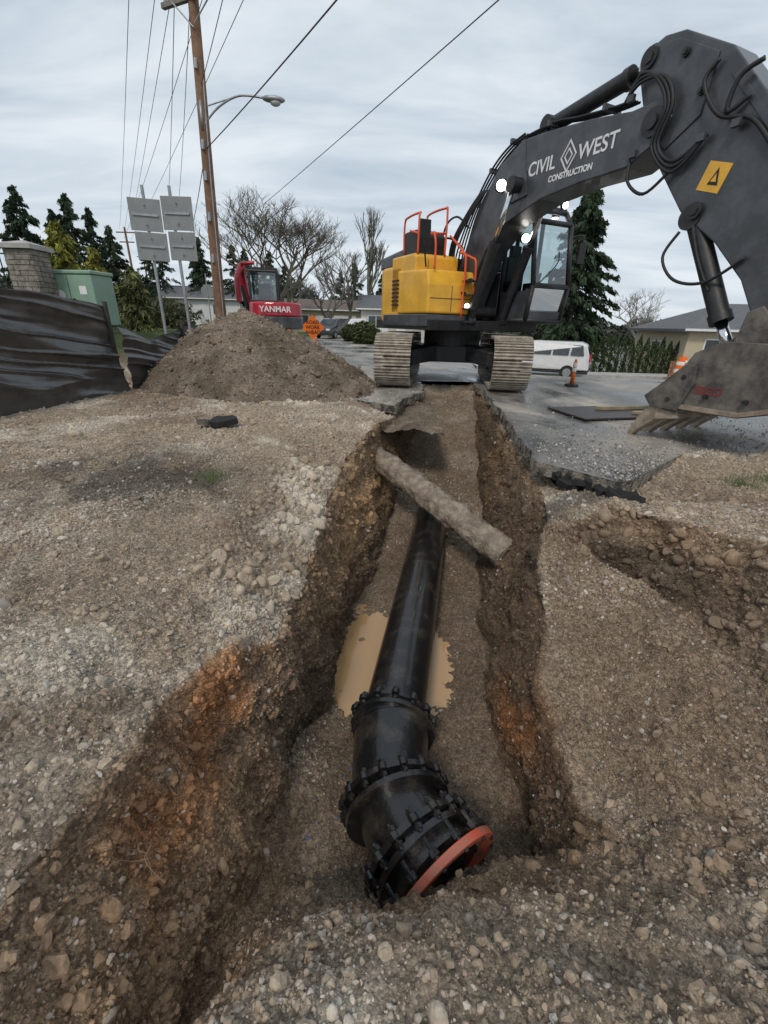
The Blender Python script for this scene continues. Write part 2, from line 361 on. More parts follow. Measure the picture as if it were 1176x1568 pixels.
tn=blob(-.35,4.9,-1.0,.6,1.3,.55)*1.1+blob(2.0,7.2,-.8,.4,.9,.4)*.8+blob(-.1,6.6,-.8,.6,.8,.6)*.6
c=mixc(c,np.array([.42,.28,.15]),np.clip(tn+cn*1.2*np.clip(tn*2,0,1),0,1)*ss(.25,.5,steep)*.8)
bl=blob(-2.6,4.1,0,.9,.7,.4)+blob(1.95,4.1,-.2,.5,.25,.25)
c=mixc(c,blk,np.clip(bl*1.1+cn*1.2*np.clip(bl*2,0,1),0,.7))
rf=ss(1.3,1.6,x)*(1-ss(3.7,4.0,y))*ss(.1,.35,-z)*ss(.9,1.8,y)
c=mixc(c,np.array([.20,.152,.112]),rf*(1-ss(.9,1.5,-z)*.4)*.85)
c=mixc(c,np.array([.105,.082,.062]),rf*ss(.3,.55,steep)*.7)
c*=(1-.45*wall*ss(.9,1.2,x)*ss(.25,.6,-z))[:,None]  # right trench wall: moist tone plus occlusion shade painted into the soil colour
c*=(1-.35*wall*(x<.3)*ss(1.1,1.6,-z)*ss(2.1,2.5,y))[:,None]  # lower left wall: shade painted in likewise, deepening downwards
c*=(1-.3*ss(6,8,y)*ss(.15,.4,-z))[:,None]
strata=ss(.1,.6,np.sin(z*17+4*fbm(p*1.7,3,15)))*wall*.35*near
c=c*(1-strata[:,None]*.6)
gr=np.maximum(ss(-6.3,-7.2,x)*1.,np.maximum(ss(24,26,y)*ss(4,8,x),ss(13,15,y)*ss(0,-1,x-road_left(y)-.3)))
c=mixc(c*np.array([1.27,1.22,1.14]),grass,np.clip(gr,0,1))
c*= (1+.28*fbm(p*7,4,61,.6))[:,None]
c=np.clip(c,.01,.9)
idx=np.arange(R*C).reshape(R,C)
F=np.stack([idx[:-1,:-1],idx[:-1,1:],idx[1:,1:],idx[1:,:-1]],2).reshape(-1,4)
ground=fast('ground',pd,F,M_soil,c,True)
# ---------------------------------------------------------------- gravel scatter
def icos(s):
    b=bmesh.new(); bmesh.ops.create_icosphere(b,subdivisions=s,radius=1); V=np.array([v.co[:] for v in b.verts]); F_=np.array([[v.index for v in f.verts] for f in b.faces]); b.free(); return V,F_
IV,IF=icos(1); IV2,IF2=icos(2)
def rocks(name,pos,rad,cols,IVb,IFb,smooth=False,parent=None,jt=.22):
    n=len(pos); nv=len(IVb)
    q=RNG.normal(size=(n,4)); q/=np.linalg.norm(q,axis=1,keepdims=True)
    a,b,cc,dd=q.T
    Rm=np.stack([1-2*(cc*cc+dd*dd),2*(b*cc-a*dd),2*(b*dd+a*cc),2*(b*cc+a*dd),1-2*(b*b+dd*dd),2*(cc*dd-a*b),2*(b*dd-a*cc),2*(cc*dd+a*b),1-2*(b*b+cc*cc)],1).reshape(n,3,3)
    sc=RNG.uniform(.5,1.2,size=(n,1,3)); jit=RNG.uniform(1-jt,1+jt,size=(n,nv,1))
    V=np.repeat(IVb[None],n,0)
    for _ in range(3 if nv>20 else 1):
        pn=RNG.normal(size=(n,1,3)); pn/=np.linalg.norm(pn,axis=2,keepdims=True); h=RNG.uniform(.45,.8,(n,1))
        dt=(V*pn).sum(2); ex_=np.clip(dt-h,0,None); V=V-pn*ex_[...,None]
    V=V*jit*sc; V=np.einsum('nij,nkj->nki',Rm,V)*rad[:,None,None]+pos[:,None]
    Fb=(IFb[None]+(np.arange(n)*nv)[:,None,None]).reshape(-1,3)
    return fast(name,V.reshape(-1,3),Fb,M_rock,np.repeat(cols,nv,0),smooth,parent)
PD=pd.reshape(R,C,3)
e1=PD[1:,:-1]-PD[:-1,:-1]; e2=PD[:-1,1:]-PD[:-1,:-1]
area=np.linalg.norm(np.cross(e1,e2),axis=2)
A=np.zeros((R,C)); A[:-1,:-1]=area; A=A.ravel()
dist=np.sqrt(pd[:,0]**2+pd[:,1]**2+(pd[:,2]-1.45)**2)
clust=ss(.0,.45,fbm(p*np.array([1.3,1.3,1.3]),5,91,.6))
def scatter(n,pw,wallw,cl=.08):
    wgt=A*near*(~rm)*(cl+clust)*(1-wallw*ss(.25,.6,steep))/dist**pw*(y>.1)*(dist<16)
    wgt*=1-.75*floorm
    wgt*=np.where((x>-6)&(x<7),1,0)
    wgt/=wgt.sum(); i=RNG.choice(len(wgt),n,p=wgt)
    i=i[(i%C<C-1)&(i//C<R-1)]
    u=RNG.random((len(i),1)); v=RNG.random((len(i),1))
    pos=pd[i]+u*(pd[i+1]-pd[i])+v*(pd[i+C]-pd[i])
    return i,pos
def rockcol(i):
    g=RNG.uniform(.22,.68,size=(len(i),1)); base=g*np.array([1,.94,.85])
    m=RNG.uniform(.3,.95,size=(len(i),1)); 
    return base*(1-m)+c[i]*1.1*m
i,pos=scatter(100000,1.2,.88)
rad=np.clip(RNG.lognormal(math.log(.005),.5,len(i)),.0022,.018)*(.8+.13*dist[i]); rocks('gravel',pos,rad,rockcol(i),IV,IF)
i,pos=scatter(3000,.6,.85,.1)
rad=np.clip(RNG.lognormal(math.log(.014),.5,len(i)),.008,.06)*(.85+.07*dist[i]); rocks('stones',pos,rad,rockcol(i),IV2,IF2,jt=.06)
i,pos=scatter(42000,1.1,0,.5)
rad=np.clip(RNG.lognormal(math.log(.008),.6,len(i)),.0035,.04)*(.8+.1*dist[i]); rocks('soil_clods',pos,rad,c[i]*RNG.uniform(.85,1.12,(len(i),1)),IV2,IF2,jt=.18)
k=np.where((rface>.5)&(steep>.3)|((x>-1.4)&(x<-.6)&(y>2.5)&(y<7)&(z>-.7)&(z<-.15)))[0]; i=RNG.choice(k,420)
rocks('soil_lumps',pd[i],np.clip(RNG.lognormal(math.log(.035),.4,len(i)),.02,.08),c[i]*RNG.uniform(.85,1.1,(len(i),1)),*icos(3),smooth=True,jt=.06)
n=8000; gx=np.concatenate([RNG.uniform(1.9,7,n),RNG.uniform(-1.3,.8,900)]); gy=np.concatenate([4.2+RNG.exponential(.9,n),8.4+RNG.exponential(.7,900)])
k=((gx>road_xl(gy)+.03)&(gx<road_xr(gy)))|((gx<LTx(gy))&(gx>road_left(gy)))
gx=gx[k];gy=gy[k]; pos=np.stack([gx,gy,0*gx+.012],1)
rocks('road_gravel',pos,np.clip(RNG.lognormal(math.log(.008),.5,len(gx)),.004,.035),RNG.uniform(.15,.5,(len(gx),1))*np.array([1,.94,.85]),IV,IF)
# ---------------------------------------------------------------- dirt pile
def dirt_pile(name,cx,cy,rx,ry,h,seed,n=280):
    g=np.linspace(-1.35,1.35,n); X,Y=np.meshgrid(g,g); r=np.sqrt(X**2+Y**2)
    ang=np.stack([X.ravel()*1.4,Y.ravel()*1.4,0*X.ravel()],1)
    w=fbm(ang,3,seed).reshape(n,n)
    rr=r*(1+.22*w)
    Z=h*np.clip(1-rr**1.2,-.15,1)*1.04
    q=np.stack([cx+X*rx,cy+Y*ry,Z],2).reshape(-1,3)
    q[:,2]+=.12*fbm(q*1.8,4,seed+1)+.07*ridge(q*3,4,seed+2)+.025*(.4-worley(q*15,seed+3))
    q[:,2]-=.05
    c1=np.array([.14,.108,.08]); c2=np.array([.25,.20,.15])
    cc=mixc(np.tile(c1,(len(q),1)),c2,ss(-.3,.4,fbm(q*2.5,5,seed+4,.6)))
    ii=np.arange(n*n).reshape(n,n); FF=np.stack([ii[:-1,:-1],ii[:-1,1:],ii[1:,1:],ii[1:,:-1]],2).reshape(-1,4)
    par=empty(name)
    fast('pile_surface',q,FF,M_soil,cc,True,par)
    k=RNG.choice(n*n,16000); k=k[q[k,2]>.0]
    rocks('pile_stones',q[k]+RNG.normal(0,.02,(len(k),3)),np.clip(RNG.lognormal(math.log(.016),.6,len(k)),.006,.09),cc[k]*RNG.uniform(.7,1.6,(len(k),1)),IV,IF,parent=par)
dirt_pile('dirt_pile',-3.35,10.8,3.25,2.5,1.58,5)
# ---------------------------------------------------------------- road
def road_piece(name,yy,xlf,xrf,nx,thick=True,parent=None,pw=1.8):
    V=[];nr=len(yy); jr=0
    for j,yv in enumerate(yy):
        jr=.75*jr+random.uniform(-.028,.028)
        a=float(xlf(yv))+(jr if thick else 0); b=float(xrf(yv))+(jr if pw<1.5 else 0)
        for i in range(nx):
            t=i/(nx-1); t=t**pw
            xx=a+(b-a)*t; V.append((xx,yv,.0+zoff(xx,yv)))
    V=np.array(V); V[:,2]+=.012*fbm(np.stack([V[:,0]*.8,V[:,1]*.8,V[:,0]*0],1),2,8)
    ii=np.arange(nr*nx).reshape(nr,nx); FF=np.stack([ii[:-1,:-1],ii[:-1,1:],ii[1:,1:],ii[1:,:-1]],2).reshape(-1,4)
    o=fast(name,V,FF,M_asph,None,not thick,parent); o.data.materials.append(M_asphcut)
    if thick:
        s=o.modifiers.new('solid','SOLIDIFY'); s.thickness=.15; s.offset=-1; s.material_offset_rim=1; s.material_offset=1; s.use_rim=True
    return o
road=empty('road')
road_piece('road_slab_right',np.linspace(4.2,12.3,150),lambda v:road_xl(v)-.04,road_xr,60,True,road)
road_piece('road_slab_left',np.linspace(8.27,12.3,80),road_left,lambda v:LTx(v)+.06,20,True,road,1.)
road_piece('road_far',np.concatenate([np.linspace(12.302,40,60),np.linspace(42,200,20)]),road_left,lambda v:60,60,False,road)
M_conc=pm('concrete_kerb',(.38,.37,.35),.85,var=.15,scale=3)
kerb=G(); prev=None
for k in range(30):
    xx=5+k*1.4; yy=25.2-.12*k*1.4
    if prev:
        x0,y0=prev; z0=zoff(x0,y0);z1=zoff(xx,yy)
        kerb.add([(x0,y0,z0-.1),(xx,yy,z1-.1),(xx,yy+.16,z1-.1),(x0,y0+.16,z0-.1),(x0,y0,z0+.14),(xx,yy,z1+.14),(xx,yy+1.5,z1+.15),(x0,y0+1.5,z0+.15)],[(0,1,5,4),(4,5,6,7),(2,3,7,6)])
    prev=(xx,yy)
kerb.out('kerb_and_pavement',M_conc)
pl=empty('steel_road_plate',(4.1,8.0,.02),.25)
G().box(-.9,.9,-.55,.55,0,.03).out('plate',pm('rusty_plate',(.06,.05,.045),.5,metal=.4,scale=3),pl,bevel=.005)
G().box(-.1,1.3,.1,.22,.035,.09).box(0.3,1.6,-.35,-.25,.035,.08).out('timber',pm('timber',(.3,.24,.16),.8),pl)
ac=empty('asphalt_chunk',(-2.5,6.25,.0),.15)
def slabpiece(nm,loc,r,th,mat,tilt,par,seed):
    rg=random.Random(seed); n=9; P_=[]
    for k in range(n):
        a=2*math.pi*k/n+rg.uniform(-.2,.2); q=r*rg.uniform(.7,1.1); P_.append((q*math.cos(a),q*.6*math.sin(a)))
    V=[(a,b,-th/2) for a,b in P_]+[(a*rg.uniform(.85,1.05),b*rg.uniform(.85,1.05),th/2+rg.uniform(-.012,.012)) for a,b in P_]
    mk(nm,V,[(i,(i+1)%n,n+(i+1)%n,n+i) for i in range(n)]+[tuple(range(n)),tuple(range(n,2*n))],mat,par,loc=loc,rot=tilt,bevel=.008)
slabpiece('slab_piece',(.08,0,.06),.24,.09,M_black_asph,(.15,-.12,.2),ac,3); slabpiece('slab_piece_small',(-.2,.03,.05),.13,.08,pm('broken_asphalt',(.12,.11,.10),.9,bump=.6),(-.1,.2,1),ac,5)
bl_=empty('broken_asphalt_edge',(0,0,0))
for k in range(14):
    t=k/13; slabpiece('piece_%d'%k,(1.95+.6*t+random.uniform(-.03,.03),4.70-.66*t-.04,-.12+random.uniform(-.03,.03)),random.uniform(.06,.16),random.uniform(.06,.13),M_black_asph,(random.uniform(-.6,.4),random.uniform(-.5,.5),random.uniform(0,3)),bl_,20+k)
# ---------------------------------------------------------------- water puddle
wm=bpy.data.materials.new('muddy_water'); wm.use_nodes=True; b=wm.node_tree.nodes['Principled BSDF']
b.inputs['Base Color'].default_value=(.50,.31,.15,1); b.inputs['Roughness'].default_value=.04; b.inputs['Specular IOR Level'].default_value=.6
mk('puddle',[(-.72,2.45,-1.965),(.2,2.5,-1.965),(.62,2.85,-1.965),(1.0,3.2,-1.965),(1.3,4.7,-1.965),(-.5,4.7,-1.965)],[(0,1,2,3,4,5)],wm)
# ---------------------------------------------------------------- pipeline
pipe=empty('black_water_main_pipe')
def flange(g,c,d,r,t,rb,nb,bl,br=.015):
    c=Vector(c); d=Vector(d).normalized(); g.cyl(c-d*t/2,c+d*t/2,r,n=40)
    a=d.orthogonal().normalized(); b=d.cross(a)
    if nb<2: return
    for k in range(nb):
        th=2*math.pi*(k+.3)/nb; o=c+rb*(math.cos(th)*a+math.sin(th)*b)
        e1_=random.uniform(.8,1.1)
        g.cyl(o-d*bl/2,o+d*bl/2*e1_,br,n=8); g.cyl(o+d*bl*.22,o+d*(bl*.22+.028),br*1.8,n=6); g.cyl(o-d*(bl*.22+.028),o-d*bl*.22,br*1.8,n=6)
        rad_=(o-c).normalized()*.012; g.cyl(o-d*t*.55+rad_,o+d*t*.55+rad_,br*2.2,n=12)
g=G(); g.cyl((.86,6.9,-1.66),(.115,2.55,-1.68),.272,n=48); autosmooth(g.out('pipe_barrel',M_pipe,pipe))
g=G(); g.tube([(.13,2.62,-1.68),(.115,2.56,-1.68),(.115,2.48,-1.68)],.32,n=44)
g.tube([(.115,2.5,-1.68),(.10,2.32,-1.68),(.10,2.12,-1.68),(.135,1.92,-1.67),(.25,1.70,-1.66),(.40,1.48,-1.65)],lambda t:.29+.03*abs(2*t-1)**3,n=44); autosmooth(g.out('bend_fitting',M_pipe,pipe))
g=G()
flange(g,(.125,2.60,-1.68),(.17,1,0),.345,.035,.335,14,.13)
flange(g,(.118,2.52,-1.68),(.15,1,0),.35,.04,.335,1,.1)
flange(g,(.13,1.95,-1.67),(-.22,1,0),.385,.04,.362,16,.14)
flange(g,(.155,1.875,-1.67),(-.30,1,0),.375,.04,.365,1,.1)
flange(g,(.29,1.63,-1.655),(-.5,.8,0),.385,.04,.365,16,.15)
flange(g,(.33,1.57,-1.65),(-.52,.8,0),.365,.04,.35,1,.1)
autosmooth(g.out('bolted_flanges',M_pipe,pipe))
g=G(); cR=Vector((.425,1.44,-1.63)); dR=Vector((-.58,.8,0.1)).normalized(); a=Vector((0,0,1)); a=(a-dR*a.dot(dR)).normalized(); b_=dR.cross(a)
n=72; prof=[(.345,-.025),(.40,-.025),(.40,.025),(.345,.025)]
V=[];Fq=[]
for k in range(n):
    th=2*math.pi*k/n; rd=math.cos(th)*a+math.sin(th)*b_
    for j,(r_,o_) in enumerate(prof): V.append(cR+rd*r_+dR*o_)
for k in range(n):
    for j in range(4): Fq.append((k*4+j,k*4+(j+1)%4,((k+1)%n)*4+(j+1)%4,((k+1)%n)*4+j))
g.add(V,Fq); g.out('red_gland_ring',M_ring,pipe,bevel=.006)
g=G()
for k in range(14):
    th=2*math.pi*(k+.4)/14; rd=math.cos(th)*a+math.sin(th)*b_; o=cR+rd*.375; g.cyl(o-dR*.04,o+dR*.15,.013,n=6); g.cyl(o+dR*.04,o+dR*.08,.03,n=6)
g.out('gland_bolts',M_pipe,pipe)
def heap(name,cx,cy,cz,rx,ry,h,seed,col,n=110):
    gg=np.linspace(-1.1,1.1,n); X,Y=np.meshgrid(gg,gg); r=np.sqrt(X**2+Y**2)
    q=np.stack([cx+X*rx,cy+Y*ry,cz+h*np.clip(1-r**1.5,-.3,1)],2).reshape(-1,3)
    q[:,2]+=.05*fbm(q*6,3,seed)+.03*ridge(q*9,3,seed+1)+.012*(.4-worley(q*28,seed+2))
    ii=np.arange(n*n).reshape(n,n); FF=np.stack([ii[:-1,:-1],ii[:-1,1:],ii[1:,1:],ii[1:,:-1]],2).reshape(-1,4)
    cc=np.tile(np.array(col),(len(q),1))*(1+.2*fbm(q*9,2,seed+3))[:,None]; e=empty(name)
    fast('heap_surface',q,FF,M_soil,cc,True,e)
    k=RNG.choice(n*n,1500); rocks('heap_clods',q[k],np.clip(RNG.lognormal(math.log(.009),.5,len(k)),.004,.03),cc[k]*RNG.uniform(.8,1.3,(len(k),1)),IV,IF,parent=e)
heap('soil_heap',.80,1.25,-1.80,.48,.36,.46,14,(.27,.21,.155))
# old crossing pipe
A0=Vector((-.35,7.35,-.62)); B0=Vector((1.60,4.72,-1.22)); n=48; m=90; V=[]
dd=(B0-A0).normalized(); a=dd.orthogonal().normalized(); b_=dd.cross(a)
for j in range(m+1):
    for k in range(n):
        th=2*math.pi*k/n; V.append((*(A0.lerp(B0,j/m)),math.cos(th),math.sin(th)))
V=np.array(V); c0=V[:,:3]; rd=V[:,3:4]*np.array(a)+V[:,4:5]*np.array(b_)
pp_=c0+rd*.19; rr=.185+.04*fbm(pp_*6,4,3)+.03*ridge(pp_*12,2,9)
V=c0+rd*rr[:,None]
ii=np.arange((m+1)*n).reshape(m+1,n); jn=np.roll(ii,-1,1)
FF=np.stack([ii[:-1],jn[:-1],jn[1:],ii[1:]],2).reshape(-1,4)
op=empty('old_concrete_pipe'); fast('mud_caked_barrel',V,FF,M_mudpipe,None,True,op)
G().cyl(B0-dd*.02,B0+dd*.005,.17,n=30).out('pipe_end',M_mudpipe,op)
# roots and debris
g=G()
for k in range(45):
    x0,y0,z0=random.choice([(-1.08,1.0,-.6),(-1.1,.8,-.5),(-.5,4.4,-.8),(-.5,4.9,-.7),(-1.03,1.6,-.55),(-1.06,1.3,-.6)])
    x0+=random.uniform(-.08,.08);y0+=random.uniform(-.25,.25)
    pts=[(x0,y0,z0)]
    for j in range(4): q=pts[-1]; pts.append((q[0]+random.uniform(-.01,.05),q[1]+random.uniform(-.05,.05),q[2]-random.uniform(0.01,.08)))
    g.tube(pts,random.choice((.0008,.0012,.0016)),n=4)
g.out('roots',pm('root',(.25,.18,.12),.9))
g=G()
for k in range(18):
    xx=random.uniform(-.5,-.2);yy=random.uniform(1.7,2.5)
    g.add([(xx+random.uniform(-.018,.018),yy+random.uniform(-.018,.018),-1.86+random.uniform(0,.04)) for _ in range(4)],[(0,1,2),(0,2,3)])
g.out('blue_plastic_scraps',pm('blue_plastic',(.03,.13,.45),.4))
# ---------------------------------------------------------------- EXCAVATOR
ex=empty('excavator',(1.72,12.5,0))
und=empty('undercarriage',(0,0,0),math.radians(-7),ex)
def track(cx,name):
    g=G(); rad=.52; hl=1.72; zc=.64; W=.43
    per=4*hl+2*math.pi*rad; N=50
    def pt(s):
        s%=per
        if s<2*hl: return (-hl+s,zc-rad,0.)
        s-=2*hl
        if s<math.pi*rad: t=s/rad; return (hl+rad*math.sin(t),zc-rad*math.cos(t),t)
        s-=math.pi*rad
        if s<2*hl: return (hl-s,zc+rad,math.pi)
        s-=2*hl; t=s/rad; return (-hl-rad*math.sin(t),zc+rad*math.cos(t),math.pi+t)
    for k in range(N):
        yy,zz,t=pt(k*per/N); d=Vector((0,math.cos(t),math.sin(t))); nrm=Vector((0,math.sin(t),-math.cos(t)))
        c0=Vector((cx,yy,zz)); hl2=per/N*.45
        def bx(w0,w1,a0,a1,n0_,n1_):
            v=[c0+Vector((w_,0,0))+d*a_+nrm*n_ for n_ in (n0_,n1_) for w_,a_ in ((w0,a0),(w1,a0),(w1,a1),(w0,a1))]
            g.add(v,[(0,1,2,3),(4,5,6,7),(0,1,5,4),(1,2,6,5),(2,3,7,6),(3,0,4,7)])
        bx(-W,W,-hl2,hl2,0,.035)
        for a_ in (-hl2*.85,0,hl2*.8): bx(-W,W,a_-.012,a_+.012,.035,.075)
        bx(-.12,.12,-hl2,hl2,-.08,0)
    g.out(name,M_track,und,bevel=.006)
    g=G()
    for yy in (-hl,hl): g.cyl((cx-.2,yy,zc),(cx+.2,yy,zc),rad-.08,n=28); g.cyl((cx-.25,yy,zc),(cx+.25,yy,zc),.2)
    for k in range(7): g.cyl((cx-.17,-1.35+k*.45,.3),(cx+.17,-1.35+k*.45,.3),.13)
    g.box(cx-.2,cx+.2,-1.5,1.5,.38,.95)
    autosmooth(g.out(name+'_frame',M_dark,und))
track(-1.37,'track_right'); track(1.37,'track_left')
g=G(); g.box(-1.2,1.2,-.75,.75,.55,.95); g.cyl((0,0,.9),(0,0,1.35),.75,n=36)
g.add([(-1.25,-1.2,.5),(-.9,-1.2,.5),(-.2,-.6,.6),(-.6,-.6,.6),(-1.25,-1.2,.85),(-.9,-1.2,.85),(-.2,-.6,1.0),(-.6,-.6,1.0)],[(0,1,2,3),(4,5,6,7),(0,1,5,4),(1,2,6,5),(2,3,7,6),(3,0,4,7)])
g.add([(1.25,-1.2,.5),(.9,-1.2,.5),(.2,-.6,.6),(.6,-.6,.6),(1.25,-1.2,.85),(.9,-1.2,.85),(.2,-.6,1.0),(.6,-.6,1.0)],[(0,1,2,3),(4,5,6,7),(0,1,5,4),(1,2,6,5),(2,3,7,6),(3,0,4,7)])
g.out('undercarriage_frame',M_dark,und,bevel=.03)
up=empty('upper_structure',(0,0,0),math.radians(25.1),ex)
def PR(name,poly,w0,w1,mat,bev=.02,par=up): return G().prism(poly,w0,w1).out(name,mat,par,bevel=bev)
PR('deck',[(-1.5,1.32),(1.45,1.32),(1.5,1.55),(-1.5,1.55)],-1.6,1.55,M_dark)
PR('skirt_right',[(-.9,1.4),(1.42,1.4),(1.42,1.66),(-.9,1.66)],-1.66,-.42,M_grey)
PR('yellow_tool_box',[(-.1,1.67),(1.45,1.67),(1.45,2.25),(1.36,2.55),(-.1,2.62)],-1.65,-.42,M_yel,.05)
PR('yellow_hood_step',[(-.5,1.67),(.75,1.67),(.75,2.86),(.66,2.93),(-.5,2.93)],-1.62,-.46,M_yel,.05)
g=G()
g.prism([(1.452,1.98),(1.458,1.98),(1.458,1.992),(1.452,1.992)],-1.6,-.46)
g.prism([(1.452,1.72),(1.457,1.72),(1.457,2.24),(1.452,2.24)],-1.04,-1.03)
g.prism([(1.452,2.1),(1.47,2.1),(1.47,2.14),(1.452,2.14)],-.8,-.66)
g.prism([(.752,2.2),(.757,2.2),(.757,2.8),(.752,2.8)],-1.3,-1.29)
g.out('panel_seams',M_blk,up)
g=G()
for k in range(7): g.box(-1.668,-1.655,.0,.38,1.85+k*.09,1.89+k*.09)
g.out('side_vents',M_blk,up)
cw=[]
for k in range(13):
    t=math.pi*k/12; cw.append((1.62*math.cos(t),1.0+.85*math.sin(t)))
v=[(x_,y_,1.45) for x_,y_ in [(1.62,-.1)]+cw+[(-1.62,-.1)]]; n=len(v); v+= [(x_,y_,2.75) for x_,y_,_ in v]
mk('counterweight',v,[(i,(i+1)%n,n+(i+1)%n,n+i) for i in range(n)]+[tuple(range(n)),tuple(range(n,2*n))],M_yel,up,bevel=.08)
PR('engine_hood',[(-1.5,2.74),(.1,2.74),(.1,3.0),(-.2,3.1),(-1.4,3.02)],-1.5,-.3,M_grey,.05)
PR('air_intake_tower',[(-.1,2.9),(.55,2.9),(.55,3.3),(.45,3.42),(-.1,3.42)],-1.5,-.75,M_dark,.04)
PR('hood_left',[(-1.4,2.74),(.3,2.74),(.3,2.95),(-1.4,2.95)],-.3,1.5,M_grey,.04)
g=G(); g.cyl((-.62,.5,3.0),(-.62,.5,3.5),.08); g.cyl((-.9,.1,3.3),(-.9,.1,3.62),.1); g.out('exhaust',M_dark,up)
g=G()
def rail(pts,r=.024): g.tube(pts,r,n=8)
rail([(-1.5,-1.4,2.55),(-1.5,-1.4,3.0),(-1.5,-1.3,3.25)]); rail([(-1.55,-.7,2.9),(-1.55,-.7,3.6),(-1.5,-.62,3.7),(-1.5,-.1,3.7),(-1.5,.1,3.6),(-1.5,.1,3.0)])
rail([(-.85,-.72,2.9),(-.85,-.72,3.75),(-.85,-.6,3.85),(-.85,.1,3.85),(-.85,.2,3.7),(-.85,.2,3.0)])
rail([(-.78,-1.5,1.6),(-.78,-1.52,2.7),(-.78,-1.35,2.95),(-.78,-.8,3.3)])
rail([(-.5,-1.5,1.6),(-.5,-1.52,2.65),(-.5,-1.3,2.85),(-.5,-.8,3.0)])
rail([(-1.5,-.7,3.3),(-.85,-.72,3.35)]); rail([(-1.55,-.3,3.4),(-1.55,-.7,3.3)])
g.out('handrails',M_org,up,True)
g=G()
for k in range(4): g.box(-.76,-.52,-1.62,-1.42,1.5+k*.28,1.53+k*.28)
g.out('steps',M_dark,up)
g=G(); g.tube([(-1.6,-1.2,2.6),(-1.72,-1.3,3.0),(-1.72,-1.3,3.3)],.018); g.box(-1.85,-1.6,-1.33,-1.29,3.1,3.45); g.out('mirror_right',M_blk,up,bevel=.01)
g=G(); g.box(-.38,-.34,-1.3,.2,1.55,2.5); g.box(.36,.40,-1.3,.2,1.55,2.6); g.cyl((-.3,-1.3,1.75),(.3,-1.3,1.75),.12); g.box(-.3,.3,.0,.4,1.55,2.4); g.out('boom_foot_brackets',M_dark,up,bevel=.02)
# --- cab
cb=empty('cab',(0,0,0),0,up)
cs=[(.25,1.58),(2.12,1.58),(2.22,2.3),(2.0,3.55),(1.8,3.8),(.35,3.85),(.25,3.7)]
def cabpt(s,z,w): return (w,-s,z)
w0,w1=.58,1.62
g=G()
for w_ in (w0,w1):
    for a_,b_2 in zip(cs,cs[1:]+cs[:1]): g.tube([cabpt(*a_,w_),cabpt(*b_2,w_)],.055,n=8)
    g.tube([cabpt(1.15,1.58,w_),cabpt(1.1,3.85,w_)],.05,n=8)
for s_,z_ in cs: g.tube([cabpt(s_,z_,w0),cabpt(s_,z_,w1)],.055,n=8)
g.out('cab_frame',M_dark,cb,True)
PR('cab_roof',[(.2,3.8),(1.85,3.78),(1.78,3.9),(.3,3.95)],w0-.03,w1+.03,M_dark,.03,cb)
PR('cab_lower_side_left',[(.25,1.6),(2.1,1.6),(2.15,2.2),(.25,2.2)],w1-.01,w1+.03,M_grey,.01,cb)
PR('cab_lower_side_right',[(.25,1.6),(2.1,1.6),(2.15,2.2),(.25,2.2)],w0-.03,w0+.01,M_grey,.01,cb)
PR('cab_front_lower',[(2.10,1.6),(2.14,1.6),(2.165,1.78),(2.125,1.78)],w0+.03,w1-.03,M_grey,.01,cb)
PR('cab_front_sill',[(2.17,2.26),(2.27,2.26),(2.26,2.34),(2.16,2.34)],w0+.0,w1-.0,M_dark,.01,cb)
g=G()
g.add([cabpt(2.13,1.8,w0),cabpt(2.13,1.8,w1),cabpt(2.22,2.3,w1),cabpt(2.22,2.3,w0)],[(0,1,2,3)])
g.add([cabpt(2.22,2.3,w0),cabpt(2.22,2.3,w1),cabpt(2.0,3.55,w1),cabpt(2.0,3.55,w0)],[(0,1,2,3)])
g.add([cabpt(2.0,3.55,w0),cabpt(2.0,3.55,w1),cabpt(1.8,3.8,w1),cabpt(1.8,3.8,w0)],[(0,1,2,3)])
for w_ in (w0,w1): g.add([cabpt(.25,2.2,w_),cabpt(2.18,2.2,w_),cabpt(2.0,3.55,w_),cabpt(1.8,3.8,w_),cabpt(.3,3.8,w_)],[(0,1,2,3,4)])
g.add([cabpt(.25,2.2,w0),cabpt(.25,2.2,w1),cabpt(.25,3.7,w1),cabpt(.25,3.7,w0)],[(0,1,2,3)])
g.out('cab_windows',M_gls,cb)
G().box(.6,1.6,-2.02,-1.98,1.62,2.25).out('floor_kick_panel',pm('light_grey_plastic',(.45,.46,.46),.5),cb)
g=G(); g.box(.8,1.4,-1.35,-.8,1.9,2.15).box(.83,1.37,-.95,-.75,2.1,3.0).box(.95,1.25,-.9,-.78,3.0,3.25)
g.box(.7,.8,-1.4,-.9,2.2,2.45).box(1.4,1.5,-1.4,-.9,2.2,2.45).cyl((.75,-1.4,2.4),(.75,-1.45,2.65),.03).cyl((1.45,-1.4,2.4),(1.45,-1.45,2.65),.03)
g.box(1.42,1.5,-1.85,-1.75,2.3,2.6); g.out('seat_and_controls',M_blk,cb,bevel=.03)
g=G(); g.tube([(.75,-2.22,2.35),(1.2,-2.2,2.75),(1.25,-2.15,3.0)],.012); g.out('wiper',M_blk,cb)
g=G(); g.tube([(1.66,-1.95,2.0),(1.72,-2.0,2.1),(1.72,-1.95,3.3),(1.66,-1.9,3.4)],.02); g.tube([(1.66,-.4,1.7),(1.7,-.4,1.8),(1.7,-.4,2.6)],.02); g.out('cab_handrail',M_org,cb,True)
g=G(); g.tube([(1.62,-1.95,3.3),(1.85,-2.15,3.35),(1.9,-2.15,3.2)],.018); g.box(1.8,2.0,-2.2,-2.15,2.8,3.2); g.out('cab_mirror',M_blk,cb,bevel=.02)
